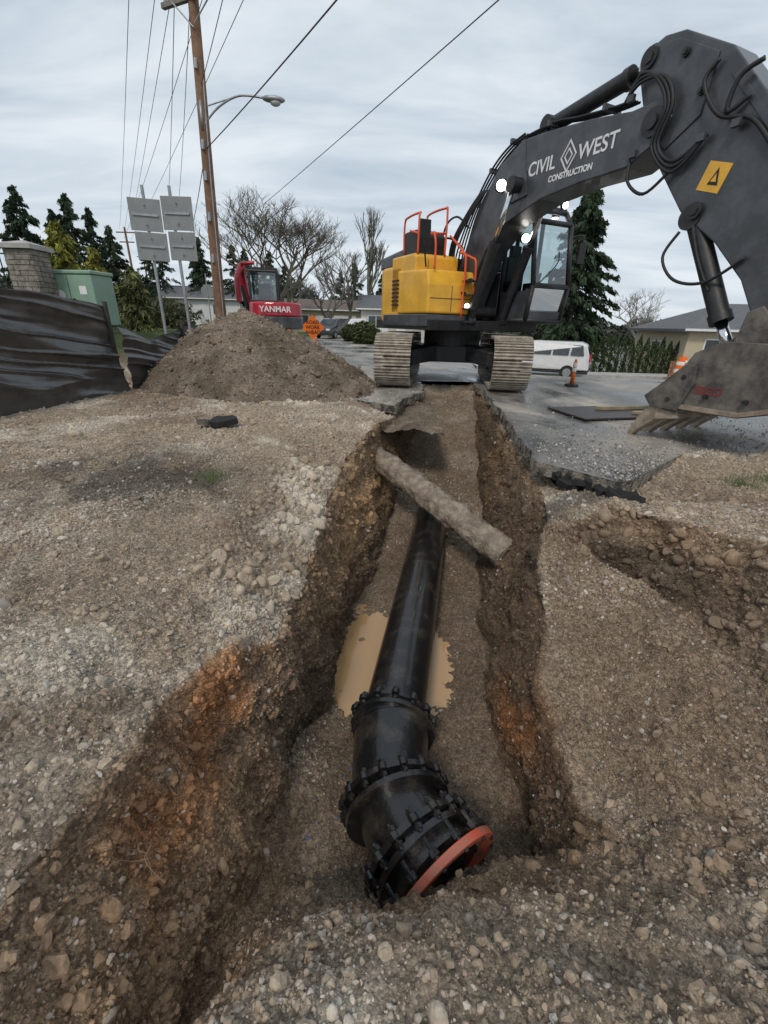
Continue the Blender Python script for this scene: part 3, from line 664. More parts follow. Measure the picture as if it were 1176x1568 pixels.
def lamp(name,c,par,r=.07,d=(0,-1,-.25)):
    c=Vector(c); d=Vector(d).normalized(); g=G(); g.cyl(c-d*.07,c,r*1.2,n=16); g.out(name+'_housing',M_blk,par)
    g=G(); g.cyl(c,c+d*.012,r,n=16); g.out(name+'_lens',M_lamp,par)
for k,(w_,s_,z_) in enumerate([(1.45,1.9,3.93)]): lamp('cab_lamp_%d'%k,(w_,-s_,z_),cb,.07)
lamp('body_lamp',(-.62,-1.47,1.85),up,.06)
# --- boom
BT=[(.15,1.75),(.35,1.55),(.8,1.6),(1.1,2.3),(1.5,2.95),(2.1,3.38),(3.05,3.62),(4.0,3.68),(4.85,3.66),(5.3,3.85),(5.42,4.1),(5.25,4.36),(4.75,4.36),(4.0,4.5),(3.05,4.62),(2.35,4.68),(1.75,4.45),(1.25,3.95),(.8,3.2),(.35,2.35)]
PR('boom',BT,-.30,.30,M_grey,.02)
g=G(); g.cyl((-.42,-.45,1.8),(.42,-.45,1.8),.16,n=20); g.cyl((-.36,-5.18,4.1),(.36,-5.18,4.1),.17,n=24)
g.cyl((-.40,-2.45,3.95),(.40,-2.45,3.95),.12,n=20); g.cyl((-.4,-5.18,4.1),(.4,-5.18,4.1),.09)
autosmooth(g.out('boom_pins',M_dark,up))
PR('boom_bracket_r',[(2.2,3.7),(2.7,3.75),(2.6,4.15),(2.3,4.15)],-.34,-.30,M_grey,.005); PR('boom_bracket_l',[(2.2,3.7),(2.7,3.75),(2.6,4.15),(2.3,4.15)],.30,.34,M_grey,.005)
PR('boom_end_plate_r',[(4.55,3.68),(4.85,3.68),(5.28,3.87),(5.38,4.1),(5.23,4.34),(4.75,4.34)],-.315,-.302,M_grey,.004)
PR('boom_seam_r',[(2.62,3.58),(2.66,3.58),(2.46,4.66),(2.42,4.66)],-.305,-.301,M_grey,0)
g=G(); gc=G()
for w_ in (-.46,.46):
    a0=Vector((w_,-1.4,1.55)); b0=Vector((w_,-2.45,3.95)); mm=a0.lerp(b0,.62)
    g.cyl(a0,mm,.105,n=20); gc.cyl(mm,b0,.055,n=16); g.cyl(mm-(b0-a0).normalized()*.08,mm,.12,n=20)
    g.cyl(b0-Vector((.09,0,0)),b0+Vector((.09,0,0)),.13,n=18); g.cyl(a0-Vector((.1,0,0)),a0+Vector((.1,0,0)),.13,n=18)
autosmooth(g.out('boom_cylinders',M_dark,up)); gc.out('boom_cylinder_rods',M_chr,up,True)
g=G(); gc=G(); a0=Vector((0,-2.75,4.82)); b0=Vector((0,-4.78,4.95)); mm=a0.lerp(b0,.8)
g.cyl(a0,mm,.125,n=22); gc.cyl(mm,b0,.07,n=16); g.cyl(mm-(b0-a0).normalized()*.1,mm,.145,n=22); g.cyl(b0-Vector((.16,0,0)),b0+Vector((.16,0,0)),.15,n=20); g.cyl(a0-Vector((.16,0,0)),a0+Vector((.16,0,0)),.14,n=20)
g.tube([(.1,-2.85,4.97),(.1,-3.6,5.02),(.1,-4.3,5.06)],.022)
autosmooth(g.out('stick_cylinder',M_dark,up)); gc.out('stick_cylinder_rod',M_chr,up,True)
PR('stick_cylinder_lug',[(2.45,4.6),(3.05,4.55),(2.9,4.9),(2.65,4.92)],-.12,.12,M_grey,.01)
# --- stick
STK=[(4.72,4.72),(4.66,4.92),(4.75,5.02),(5.0,5.08),(5.3,5.02),(6.0,4.6),(6.9,3.6),(7.55,2.5),(7.78,1.45),(7.62,1.18),(7.38,1.2),(7.15,1.65),(6.9,2.05),(6.45,2.5),(5.85,2.95),(5.4,3.5),(5.05,3.95)]
PR('stick',STK,-.24,.24,M_grey,.02)
PR('stick_side_plate',[(4.8,4.78),(5.02,5.0),(5.28,4.94),(5.85,4.6),(5.8,4.0),(5.4,3.75),(5.1,4.0)],-.262,-.241,M_grey,.01)
PR('stick_side_plate_far',[(4.8,4.78),(5.02,5.0),(5.28,4.94),(5.85,4.6),(5.8,4.0),(5.4,3.75),(5.1,4.0)],.241,.262,M_grey,.01)
PR('stick_stiffener',[(6.1,4.38),(6.95,3.42),(7.48,2.5),(7.42,2.47),(6.9,3.36),(6.06,4.32)],-.252,-.241,M_grey,.004)
g=G()
for s_,z_,r_ in ((5.18,4.1,.16),(4.85,4.9,.12),(5.4,4.75,.05),(5.75,4.25,.045),(7.55,1.4,.12),(6.08,2.92,.10)):
    g.cyl((-.30,-s_,z_),(.30,-s_,z_),r_,n=24); g.cyl((-.32,-s_,z_),(-.30,-s_,z_),r_*.6,n=6)
autosmooth(g.out('stick_pins',M_dark,up))
PR('warning_label',[(6.0,3.17),(6.3,3.07),(6.40,3.36),(6.10,3.46)],-.246,-.2425,M_yel,0)
G().prism([(6.13,3.20),(6.27,3.16),(6.24,3.36)],-.249,-.2466).out('warning_label_mark',M_blk,up)
G().prism([(6.165,3.225),(6.24,3.205),(6.225,3.30)],-.2505,-.2492).out('warning_label_centre',M_yel,up)
g=G(); gc=G(); a0=Vector((-.12,-6.02,2.86)); b0=Vector((-.12,-6.98,1.2)); mm=a0.lerp(b0,.78)
g.cyl(a0,mm,.12,n=22); g.cyl(mm-(b0-a0).normalized()*.12,mm,.14,n=22); gc.cyl(mm,b0,.07,n=18); g.cyl(a0-Vector((.14,0,0)),a0+Vector((.14,0,0)),.15,n=22); g.cyl(b0-Vector((.12,0,0)),b0+Vector((.12,0,0)),.12,n=20)
g.tube([(-.25,-6.1,2.75),(-.27,-6.3,2.35),(-.25,-6.55,1.95)],.02)
autosmooth(g.out('thumb_cylinder',M_dark,up)); gc.out('thumb_cylinder_rod',M_chr,up,True)
g=G(); a0=Vector((0,-6.6,4.25)); b0=Vector((0,-8.0,2.2)); g.cyl(a0,a0.lerp(b0,.75),.13,n=20); g.cyl(a0,b0,.07); autosmooth(g.out('bucket_cylinder',M_dark,up))
PR('bucket_link',[(7.5,1.3),(7.65,1.35),(8.1,2.25),(7.95,2.3)],-.33,-.26,M_grey,.01); PR('bucket_link_far',[(7.5,1.3),(7.65,1.35),(8.1,2.25),(7.95,2.3)],.26,.33,M_grey,.01)
# hoses
g=G()
def hz(pts,r=.024): g.tube([(w_,-s_,z_) for w_,s_,z_ in pts],r,n=8)
for k in range(5):
    w_=-.26+k*.07
    hz([(w_,.35,2.5),(w_,.3+.03*k,3.0),(w_,.75,3.75+.03*k),(w_,1.35,4.4),(w_,1.85,4.68),(w_,2.35,4.78)],.02)
for k in range(4):
    hz([(-.22+k*.06,2.35,4.75),(-.22+k*.06,3.1,4.74),(-.22+k*.06,3.6,4.65),(-.22+k*.06,4.3,4.55),(-.27+k*.05,4.7,4.5)],.018)
for k in range(4):
    o_=k*.07; hz([(-.33,.6+o_,2.2),(-.45,.35+o_,2.6),(-.5,.42+o_,3.2),(-.42,.85+o_,3.75),(-.33,1.2+o_,4.1)],.02)
hz([(-.35,.9,1.8),(-.55,.7,2.1),(-.6,1.0,2.5),(-.5,1.3,2.3),(-.46,1.5,1.9)],.022); hz([(-.35,1.0,1.8),(-.6,1.1,2.2),(-.6,1.5,2.4),(-.5,1.7,2.2)],.02)
hz([(-.5,-.1,3.0),(-.5,.1,3.6),(-.45,.5,3.75),(-.3,.8,3.5)],.022); hz([(-.6,-.1,2.9),(-.62,.15,3.3),(-.55,.5,3.3),(-.35,.7,3.1)],.022)
for k in range(3):
    o_=.05*k
    hz([(-.30,4.6,4.5),(-.36,4.85,4.62+o_),(-.38,5.25-o_,4.55),(-.37,5.45-o_,4.2),(-.35,5.35-o_,3.8),(-.34,5.65,3.55-o_*1.2),(-.3,6.0,3.75)],.023)
hz([(-.30,4.9,3.75),(-.38,5.0,3.45),(-.36,5.3,3.25),(-.32,5.6,3.45)],.022)
hz([(-.29,5.9,4.5),(-.33,5.8,4.3),(-.33,6.1,3.9),(-.29,6.5,3.75),(-.28,6.9,3.3)],.025)
hz([(-.29,6.4,4.0),(-.34,6.2,3.9),(-.35,6.25,4.2),(-.3,6.45,4.3)],.028)
hz([(-.28,5.95,2.7),(-.36,5.85,2.4),(-.36,6.1,2.1),(-.3,6.5,2.05),(-.28,6.9,2.3)],.02)
g.out('hydraulic_hoses',M_blk,up,True)
g=G()
for s_,z_ in ((.9,3.95),(1.4,4.45),(2.0,4.78),(3.0,4.76),(4.2,4.6)): g.box(-.3,.06,-s_-.03,-s_+.03,z_-.06,z_+.02)
for s_,z_ in ((4.72,4.5),(4.95,3.8),(5.95,3.72),(6.35,3.75)): g.box(-.36,-.30,-s_-.05,-s_+.05,z_-.04,z_+.04)
g.out('hose_clamps',M_grey,up)
lamp('boom_lamp_a',(-.38,-1.95,4.05),up,.10,(-.35,-1,-.2)); lamp('boom_lamp_b',(.38,-2.0,3.2),up,.085,(-.2,-1,-.2))
lamp('boom_lamp_c',(-.36,-2.35,4.05),up,.055,(-.35,-1,-.2))
def text(name,body,size,loc,rot,par,mat=M_wht,ext=.002,al='CENTER'):
    cu=bpy.data.curves.new(name,'FONT'); cu.body=body; cu.size=size; cu.extrude=ext; cu.align_x=al; cu.align_y='CENTER'; cu.offset=.004; cu.materials.append(mat)
    o=bpy.data.objects.new(name,cu); link(o,par); o.location=loc; o.rotation_euler=rot; return o
def sidetext(name,body,size,s,z,tilt=0,w=-.306,mat=M_wht,par=None):
    o=text(name,body,size,(0,0,0),(0,0,0),par or up,mat)
    X=Vector((0,-math.cos(tilt),math.sin(tilt))); Z=Vector((-1,0,0)); Y=Z.cross(X)
    o.matrix_local=Matrix.Translation((w,-s,z))@Matrix((X,Y,Z)).transposed().to_4x4(); return o
sidetext('lettering_civil','CIVIL',.30,2.98,4.12,-.03); sidetext('lettering_west','WEST',.30,4.22,4.09,-.03); sidetext('lettering_construction','CONSTRUCTION',.125,3.7,3.86,-.03)
g=G()
for r_,t_ in ((.21,.035),(.11,.03)):
    for k in range(4):
        a_=math.pi/2*k; b2=math.pi/2*(k+1)
        q=[(3.62+r_*math.cos(a_)*.85,4.12+r_*math.sin(a_)*1.1),(3.62+r_*math.cos(b2)*.85,4.12+r_*math.sin(b2)*1.1),(3.62+(r_-t_)*math.cos(b2)*.85,4.12+(r_-t_)*math.sin(b2)*1.1),(3.62+(r_-t_)*math.cos(a_)*.85,4.12+(r_-t_)*math.sin(a_)*1.1)]
        g.prism(q,-.309,-.304)
g.out('logo_mark',M_wht,up)
# --- bucket
bk=empty('bucket',(0,0,.10),0,up)
sh=[(7.0,1.08),(7.3,1.22),(7.75,1.22),(8.13,1.05),(8.28,.82),(8.13,.56),(7.7,.42),(7.2,.41),(6.8,.44)]
inn=[(6.82,.48),(7.2,.46),(7.68,.47),(8.08,.60),(8.22,.82),(8.08,1.01),(7.72,1.16),(7.32,1.16),(7.04,1.03)]
HW=.84
PR('bucket_shell',sh+inn,-HW,HW,M_bucket,0,bk)
side=[(7.0,1.1),(7.3,1.24),(7.75,1.24),(8.15,1.07),(8.3,.82),(8.15,.54),(7.7,.40),(7.2,.39),(6.75,.40),(6.6,.48),(6.72,.66),(6.88,.86)]
PR('bucket_side_near',side,-HW-.04,-HW,M_bucket,.008,bk); PR('bucket_side_far',side,HW,HW+.04,M_bucket,.008,bk)
sc_=[(6.62,.37),(7.0,.37),(7.12,.72),(7.1,.94),(6.95,.96),(6.72,.71),(6.5,.5)]
PR('side_cutter_near',sc_,-HW-.075,-HW-.04,M_bucket,.008,bk); PR('side_cutter_far',sc_,HW+.04,HW+.075,M_bucket,.008,bk)
PR('bucket_wear_strip',[(7.0,.40),(7.7,.41),(8.13,.55),(8.1,.60),(7.7,.47),(7.0,.46)],-HW-.06,-HW-.041,M_teeth,.004,bk)
ear=[(7.1,1.15),(7.85,1.15),(8.0,1.6),(7.85,1.7),(7.6,1.5),(7.45,1.5),(7.3,1.65),(7.15,1.58)]
PR('bucket_ears',ear,-.33,-.27,M_bucket,.01,bk); PR('bucket_ears_far',ear,.27,.33,M_bucket,.01,bk)
PR('bucket_lip',[(6.66,.36),(7.0,.33),(7.02,.40),(6.68,.45)],-HW-.03,HW+.03,M_bucket,.005,bk)
g=G()
for k in range(5):
    w_=-.76+k*.38
    P4=[(7.0,.26,.085),(6.72,.20,.12),(6.48,.0,.085),(6.30,-.19,.025)]
    v=[];th=[.19,.27,.19,.03]
    for (s_,z_,hw),t_ in zip(P4,th):
        v+=[(w_-hw,-s_,z_),(w_+hw,-s_,z_),(w_+hw,-s_+.04,z_+t_),(w_-hw,-s_+.04,z_+t_)]
    f=[(0,1,2,3),(12,13,14,15)]
    for j in range(3):
        for q in range(4): f.append((j*4+q,j*4+(q+1)%4,(j+1)*4+(q+1)%4,(j+1)*4+q))
    g.add(v,f)
g.out('bucket_teeth',M_teeth,bk,bevel=.012)
g=G()
for s_,z_ in ((6.85,.5),(6.98,.8),(7.3,.6),(7.75,.6)): g.cyl((-HW-.09,-s_,z_),(-HW-.04,-s_,z_),.03,n=6)
g.out('bucket_bolts',M_dark,bk)
sidetext('bucket_lettering','ESCO',.13,7.3,.66,.0,-HW-.043,pm('faded_red',(.2,.04,.035),.7),bk)
th_=[(7.35,1.2),(7.15,1.4),(6.95,1.2),(6.75,1.0),(6.62,.85),(6.72,.80),(6.95,1.0),(7.15,1.1)]
PR('thumb',th_,-.22,-.16,M_bucket,.01,bk); PR('thumb_far',th_,.16,.22,M_bucket,.01,bk)
# ---------------------------------------------------------------- MINI EXCAVATOR
me_=empty('mini_excavator',(-4.35,18,0.25),math.radians(10))
g=G()
for cx_ in (-.85,.85):
    g.prism([(-1.1,.12),(-1.3,.35),(-1.1,.6),(1.1,.6),(1.3,.35),(1.1,.12)],cx_-.2,cx_+.2)
g.out('tracks',M_blk,me_,bevel=.05)
G().box(-.5,.5,-.6,.6,.4,.8).cyl((0,0,.7),(0,0,.9),.4).out('chassis',M_dark,me_)
v=[]
for k in range(11):
    t=math.pi*k/10; v.append((1.0*math.cos(t),-.15-1.05*math.sin(t)))
v=[(1.0,.7)]+v+[(-1.0,.7)]; n=len(v)
V=[(a,b,.9) for a,b in v]+[(a,b,1.32) for a,b in v]
mk('counterweight_grey',V,[(i,(i+1)%n,n+(i+1)%n,n+i) for i in range(n)]+[tuple(range(n)),tuple(range(n,2*n))],M_grey,me_,bevel=.04)
V=[(a*.98,b*.98,1.32) for a,b in v]+[(a*.95,b*.93,1.8) for a,b in v]
mk('engine_cover',V,[(i,(i+1)%n,n+(i+1)%n,n+i) for i in range(n)]+[tuple(range(n)),tuple(range(n,2*n))],M_red,me_,bevel=.06)
mc=empty('cab',(0,0,0),0,me_)
g=G(); pp=[(-.85,-.35),(.12,-.35),(.12,.85),(-.85,.85)]
for a,b in pp: g.tube([(a,b,1.5),(a,b,2.85)],.045)
for i in range(4):
    a,b=pp[i],pp[(i+1)%4]
    for z_ in (1.85,2.82): g.tube([(a[0],a[1],z_),(b[0],b[1],z_)],.045)
g.box(-.88,.15,-.38,.88,2.82,2.93); g.out('cab_frame',M_dark,mc)
g=G()
for i in range(4):
    a,b=pp[i],pp[(i+1)%4]; g.add([(a[0],a[1],1.86),(b[0],b[1],1.86),(b[0],b[1],2.8),(a[0],a[1],2.8)],[(0,1,2,3)])
g.out('cab_glass',M_gls,mc)
G().box(-.6,-.15,.1,.2,1.5,2.45).box(-.6,-.15,.2,.6,1.5,1.95).out('seat',M_blk,mc,bevel=.04)
G().box(-.86,-.85,-.2,.8,1.35,1.85).out('cab_door_lower',M_red,mc)
g=G(); g.tube([(-.9,.9,1.2),(-1.15,1.0,2.0),(-1.25,.9,2.75),(-1.2,.6,3.05)],lambda t:.17-.03*t,n=8); g.tube([(-1.2,.6,3.05),(-1.35,.3,2.6),(-1.35,.2,1.8)],.11,n=8); g.tube([(-1.2,.5,3.1),(-.7,.4,3.15)],.07); g.out('boom_and_arm',M_red,me_,bevel=.01)
g=G(); g.cyl((-1.05,.8,1.2),(-1.3,.85,2.4),.07); g.out('boom_ram',M_dark,me_)
text('lettering',"YANMAR",.27,(.05,-1.2,1.55),(math.pi/2,0,0),me_)
# ---------------------------------------------------------------- UTILITY POLES / WIRES
g=G(); up_=empty('utility_pole')
g.tube([(-6.2,17,-.2),(-6.02,17,5),(-5.8,17,10.9)],lambda t:.20-.06*t,n=18); g.out('pole',M_wood,up_,True)
g=G(); g.box(-1.35,1.35,-.06,.06,-.06,.06)
g.out('crossarm',pm('grey_wood',(.2,.18,.16),.85,bump=.3),up_,loc=(-5.75,16.82,9.75),rot=(0,.06,-.5))
g=G(); g.tube([(-5.8,16.8,9.2),(-5.2,16.6,9.7)],.02); g.tube([(-5.85,16.8,9.1),(-6.5,17.1,9.75)],.02)
for k in range(4): xx=-1.2+k*.8; g.cyl((-5.75+xx*.88,16.82-xx*.48,9.8),(-5.75+xx*.88,16.82-xx*.48,10.05),.05)
g.out('braces_and_insulators',M_galv,up_)
g=G()
for zz in (3.2,4.4,5.5,6.3,8.2): g.cyl((-6.2+zz*.037-.02,16.78,zz),(-6.2+zz*.037-.02,16.83,zz+.25),.05,n=6)
g.tube([(-6.0,16.8,.2),(-5.88,16.8,5),(-5.75,16.82,8)],.02); g.out('pole_hardware',M_galv,up_)
sl=empty('street_lamp')
g=G(); g.tube([(-5.95,16.9,6.9),(-5.4,16.85,7.35),(-4.7,16.75,7.6),(-3.95,16.7,7.55)],.03); g.tube([(-5.93,16.9,7.35),(-5.2,16.85,7.52),(-4.7,16.78,7.62)],.02)
g.cyl((-5.95,16.85,6.8),(-5.93,16.85,7.5),.04); g.out('arm',M_galv,sl,True)
V=IV2*np.array([.36,.16,.09]); o=fast('cobra_head',V,IF2,M_galv,None,True,sl); o.location=(-3.65,16.7,7.52); o.rotation_euler=(0,.05,0)
V=IV2*np.array([.17,.12,.1]); o=fast('lens',V,IF2,pm('lamp_lens',(.4,.42,.42),.2),None,True,sl); o.location=(-3.6,16.7,7.45)
def farpole(name,x_,y_,h_,nx_=2.2):
    e=empty(name); g=G(); g.cyl((x_,y_,-1),(x_,y_,h_),.17,.12,n=10); g.box(x_-nx_/2,x_+nx_/2,y_-.06,y_+.06,h_-.6,h_-.48); g.box(x_-nx_/2.5,x_+nx_/2.5,y_-.06,y_+.06,h_-1.6,h_-1.48); g.out('pole_and_crossarms',M_wood,e)
farpole('utility_pole.001',-32,60,11.2); farpole('utility_pole.002',-43,85,11.5)
M_wire=pm('wire',(.05,.05,.055),.6,bump=0)
def wire(name,a,b,sag=.4,r=.012):
    a=Vector(a);b=Vector(b); pts=[a.lerp(b,t/8)+Vector((0,0,-sag*4*(t/8)*(1-t/8))) for t in range(9)]
    G().tube(pts,r,n=5).out(name,M_wire,wr)
wr=empty('overhead_wires')
for k,(xa,xb,zb) in enumerate([(-9.0,-32.6,11),(-8.2,-32,11),(-7.7,-31.4,11),(-7.0,-32.3,10),(-6.0,-31.5,9.9)]):
    zt=11 if k<4 else 10.6
    dx=(xb-xa)/(60-19.6); wire('line_%d'%k,(xa-dx*30,-10.4,zt),(xb,60,zb),.5,.011)
wire('service_a',(4.5,2,6.6),(-6.0,17,6.35),.15,.014); wire('service_a2',(-6.0,17,6.35),(-14,34,6.2),.3,.014)
wire('service_b',(5.8,1.2,6.0),(-12.2,35,6.4),.1,.010)
wire('service_c',(0,6,8.6),(-5.9,17,7.9),.2,.010); wire('service_d',(-2.5,4,9.6),(-5.6,16.8,9.9),.2,.010); wire('service_e',(-5.9,17,9.9),(-24,55,9.5),.6,.012); wire('service_f',(-6.4,17.1,9.9),(-25,55,9.6),.6,.012)
# ---------------------------------------------------------------- ROAD SIGNS (backs)
def signpost(name,x_,y_,z0,lean,panels,sz):
    e=empty(name,(x_,y_,0)); g=G(); g.tube([(0,0,z0-1.4),(lean,0,4.0)],.035,n=8); g.out('post',M_galv,e)
    for k,(dx,zc_,w_,h_,rz) in enumerate(panels):
        G().box(-w_/2,w_/2,-.004,.004,-h_/2,h_/2).out('panel_%d'%k,M_sign,e,bevel=.03,loc=(dx,-.05,zc_),rot=(0,.03,rz))
        g=G(); g.box(-w_*.4,w_*.4,-.03,-.006,-.02,.02); g.cyl((0,-.05,h_*.3),(0,-.02,h_*.3),.015,n=6); g.cyl((0,-.05,-h_*.3),(0,-.02,-h_*.3),.015,n=6); g.out('bracket_%d'%k,M_galv,e,loc=(dx,-.05,zc_),rot=(0,.03,rz))
signpost('road_sign',-5.35,11,1.2,.02,[(.02,3.46,.66,.6,.15),(.06,2.87,.66,.54,.15)],1)
signpost('road_sign',-4.75,11,1.0,.0,[(.12,3.5,.70,.62,-.1),(.14,2.89,.62,.55,-.1)],1)
signpost('stop_sign',-11.5,30,1.0,.0,[],1)
e=bpy.data.objects['stop_sign']
v=[(.42*math.cos(math.pi/8+k*math.pi/4),0,.42*math.sin(math.pi/8+k*math.pi/4)+3.0) for k in range(8)]
mk('octagon_panel',v+[(a,.01,c_) for a,b,c_ in v],[tuple(range(8)),tuple(range(8,16))]+[(i,(i+1)%8,8+(i+1)%8,8+i) for i in range(8)],M_sign,e)
ws=empty('road_work_sign',(-3.95,24,0))
M_orange=pm('orange_reflective',(.85,.17,.01),.5,var=.05,bump=0)
mk('diamond_panel',[(0,0,.55),(.6,0,1.15),(0,0,1.75),(-.6,0,1.15),(0,.01,.55),(.6,.01,1.15),(0,.01,1.75),(-.6,.01,1.15)],[(0,1,2,3),(4,5,6,7),(0,1,5,4),(1,2,6,5),(2,3,7,6),(3,0,4,7)],M_orange,ws)
G().tube([(-.5,.3,0),(0,.05,1.0)],.02).tube([(.5,.3,0),(0,.05,1.0)],.02).tube([(0,-.5,0),(0,.03,.6)],.02).out('stand',M_galv,ws)
text('sign_text','ROAD\nWORK\nAHEAD',.24,(0,-.01,1.15),(math.pi/2,0,0),ws,M_blk)
def delin(name,x_,y_,h_=.95):
    e=empty(name,(x_,y_,float(zoff(x_,y_))+.01)); g=G(); g.cyl((0,0,.05),(0,0,h_),.055,.045,n=14); g.cyl((0,0,h_),(0,0,h_+.06),.03,n=10); g.out('post',M_orange,e,True)
    G().cyl((0,0,h_*.6),(0,0,h_*.6+.1),.056,n=14).cyl((0,0,h_*.8),(0,0,h_*.8+.1),.054,n=14).out('reflective_bands',M_wht,e); G().cyl((0,0,0),(0,0,.05),.2,.17,n=8).out('base',M_blk,e)
delin('delineator_post',5.0,12.0,.62); delin('delineator_post',-4.3,27,.9); delin('delineator_post',13.2,20,.9); delin('delineator_post',-8.0,21,.9)
def barrel(name,x_,y_):
    e=empty(name,(x_,y_,float(zoff(x_,y_))))
    G().cyl((0,0,0),(0,0,1.0),.27,.2,n=20).cyl((0,0,1.0),(0,0,1.06),.1).out('drum',M_orange,e); G().cyl((0,0,.35),(0,0,.5),.248,.238,n=20).cyl((0,0,.68),(0,0,.83),.225,.215,n=20).out('bands',M_wht,e); G().cyl((0,0,0),(0,0,.06),.4).out('base',M_blk,e)
barrel('traffic_barrel',13.8,21.2); barrel('traffic_barrel',-6.6,30)
# ---------------------------------------------------------------- LEFT FENCE / CABINET / PILLAR
def sheet(name,pts,tops,bots,n,m,seed,par,lean=.25,am=1.):
    L=[0]
    for a,b in zip(pts,pts[1:]): L.append(L[-1]+math.dist(a,b))
    u=np.linspace(0,L[-1],n); X=np.interp(u,L,[p_[0] for p_ in pts]); Y=np.interp(u,L,[p_[1] for p_ in pts]); T=np.interp(u,L,tops); B=np.interp(u,L,bots)
    v=np.linspace(0,1,m); Z=B[:,None]*(1-v)+T[:,None]*v
    XX=np.repeat(X[:,None],m,1)-lean*v[None]; YY=np.repeat(Y[:,None],m,1); UU=np.repeat(u[:,None],m,1)
    pin=np.sin(np.pi*np.clip(v,0,1))[None]**.6*.9+.1
    q=np.stack([UU*.45,Z*2.6+UU*.35+.2*np.sin(UU*1.3),0*Z],2).reshape(-1,3)
    w=.24*am*fbm(q,2,seed,.4).reshape(n,m)*pin
    q2=np.stack([UU*.55,Z*6.5+UU*1.0,0*Z],2).reshape(-1,3)
    rg=1-np.abs(vn(q2,seed+8)*2).reshape(n,m); w=w+.06*am*np.clip(rg,0,1)**2*pin
    q3=np.stack([UU*3.2,Z*1.6-UU*1.1,0*Z],2).reshape(-1,3); w=w+.015*fbm(q3,2,seed+4).reshape(n,m)
    V=np.stack([XX+w,YY+.2*w,Z+(.025*np.sin(UU*2.1)+.012*np.sin(UU*5.3))*v],2).reshape(-1,3)
    ii=np.arange(n*m).reshape(n,m); FF=np.stack([ii[:-1,:-1],ii[:-1,1:],ii[1:,1:],ii[1:,:-1]],2).reshape(-1,4)
    return fast(name,V,FF,M_plas,None,True,par)
sf=empty('silt_fence')
sheet('plastic_sheet',[(-6.3,1.5),(-5.85,5.0),(-5.6,6.8),(-5.3,9.1)],[2.05,1.95,1.85,1.62],[-.05,-.05,0,0],320,110,3,sf)
sheet('plastic_sheet_far',[(-5.3,9.15),(-5.25,10.2),(-5.1,11.6),(-4.8,13.5),(-4.4,16)],[1.25,.95,1.25,1.35,1.1],[0,0,0,0,0],200,70,4,sf,.1,.6)
g=G()
for x_,y_,h_ in ((-6.15,4.9,2.0),(-5.9,6.8,1.9),(-5.52,9.1,1.7),(-5.2,11.6,1.4),(-4.9,13.6,1.5)): g.box(x_-.03,x_+.03,y_-.03,y_+.03,-.1,h_)
g.out('stakes',pm('stake_dark',(.05,.045,.04),.8),sf)
M_green=pm('utility_green',(.24,.36,.28),.5,var=.08,scale=2,bump=.03)
uc=empty('utility_cabinet',(-8.45,13,1.2),-.12)
G().box(-.7,.7,-.4,.4,0,1.22).out('cabinet_body',M_green,uc,bevel=.03); G().box(-.73,.73,-.43,.43,1.225,1.32).out('cabinet_lid',M_green,uc,bevel=.03)
g=G(); g.box(-.005,.005,-.41,-.402,.05,1.2); g.box(.06,.12,-.43,-.405,.5,.65); g.out('door_seam_handle',M_dark,uc)
G().cyl((-.28,-.405,.72),(-.28,-.41,.72),.13,n=20).box(.3,.5,-.412,-.405,.75,.95).out('label',M_wht,uc)
M_stone=pm('ledge_stone',(.16,.14,.12),.9,scale=6,col2=(.30,.27,.23),bump=.6,bscale=15,bdist=.03)
sp=empty('stone_pillar',(-9.15,12.3,.9))
g=G(); z_=0
while z_<1.95:
    h_=random.uniform(.07,.13)
    for fx,fy in ((0,-1),(0,1),(-1,0),(1,0)):
        t=-.32
        while t<.3:
            w_=random.uniform(.12,.28); e_=min(t+w_,.32); dpt=.32+random.uniform(0,.03)
            if fx==0: g.box(t,e_-.01,*sorted((fy*.25,fy*dpt)),z_,z_+h_-.012)
            else: g.box(*sorted((fx*.25,fx*dpt)),t,e_-.01,z_,z_+h_-.012)
            t=e_
    z_+=h_
g.box(-.28,.28,-.28,.28,0,1.95); g.out('stacked_stone',M_stone,sp)
G().box(-.42,.42,-.42,.42,2.0,2.1).add([(-.4,-.4,2.1),(.4,-.4,2.1),(.4,.4,2.1),(-.4,.4,2.1),(0,0,2.22)],[(0,1,4),(1,2,4),(2,3,4),(3,0,4)]).out('cap',M_conc,sp)
def ironfence(name,a,b,z0,h):
    e=empty(name); g=G(); a=Vector((*a,z0)); b=Vector((*b,z0)); L_=(b-a).length; n=int(L_/.12)
    for k in range(n+1):
        q=a.lerp(b,k/n); g.box(q.x-.01,q.x+.01,q.y-.01,q.y+.01,z0,z0+h)
    for zz in (.15,h-.2,h-.05): g.tube([a+Vector((0,0,zz)),b+Vector((0,0,zz))],.02,n=4)
    g.out('bars_and_rails',M_blk,e)
ironfence('iron_fence',(-9.5,12.2),(-12.5,11.2),1.0,2.0); ironfence('iron_fence',(-9.0,12.6),(-9.6,16.5),1.0,1.4)
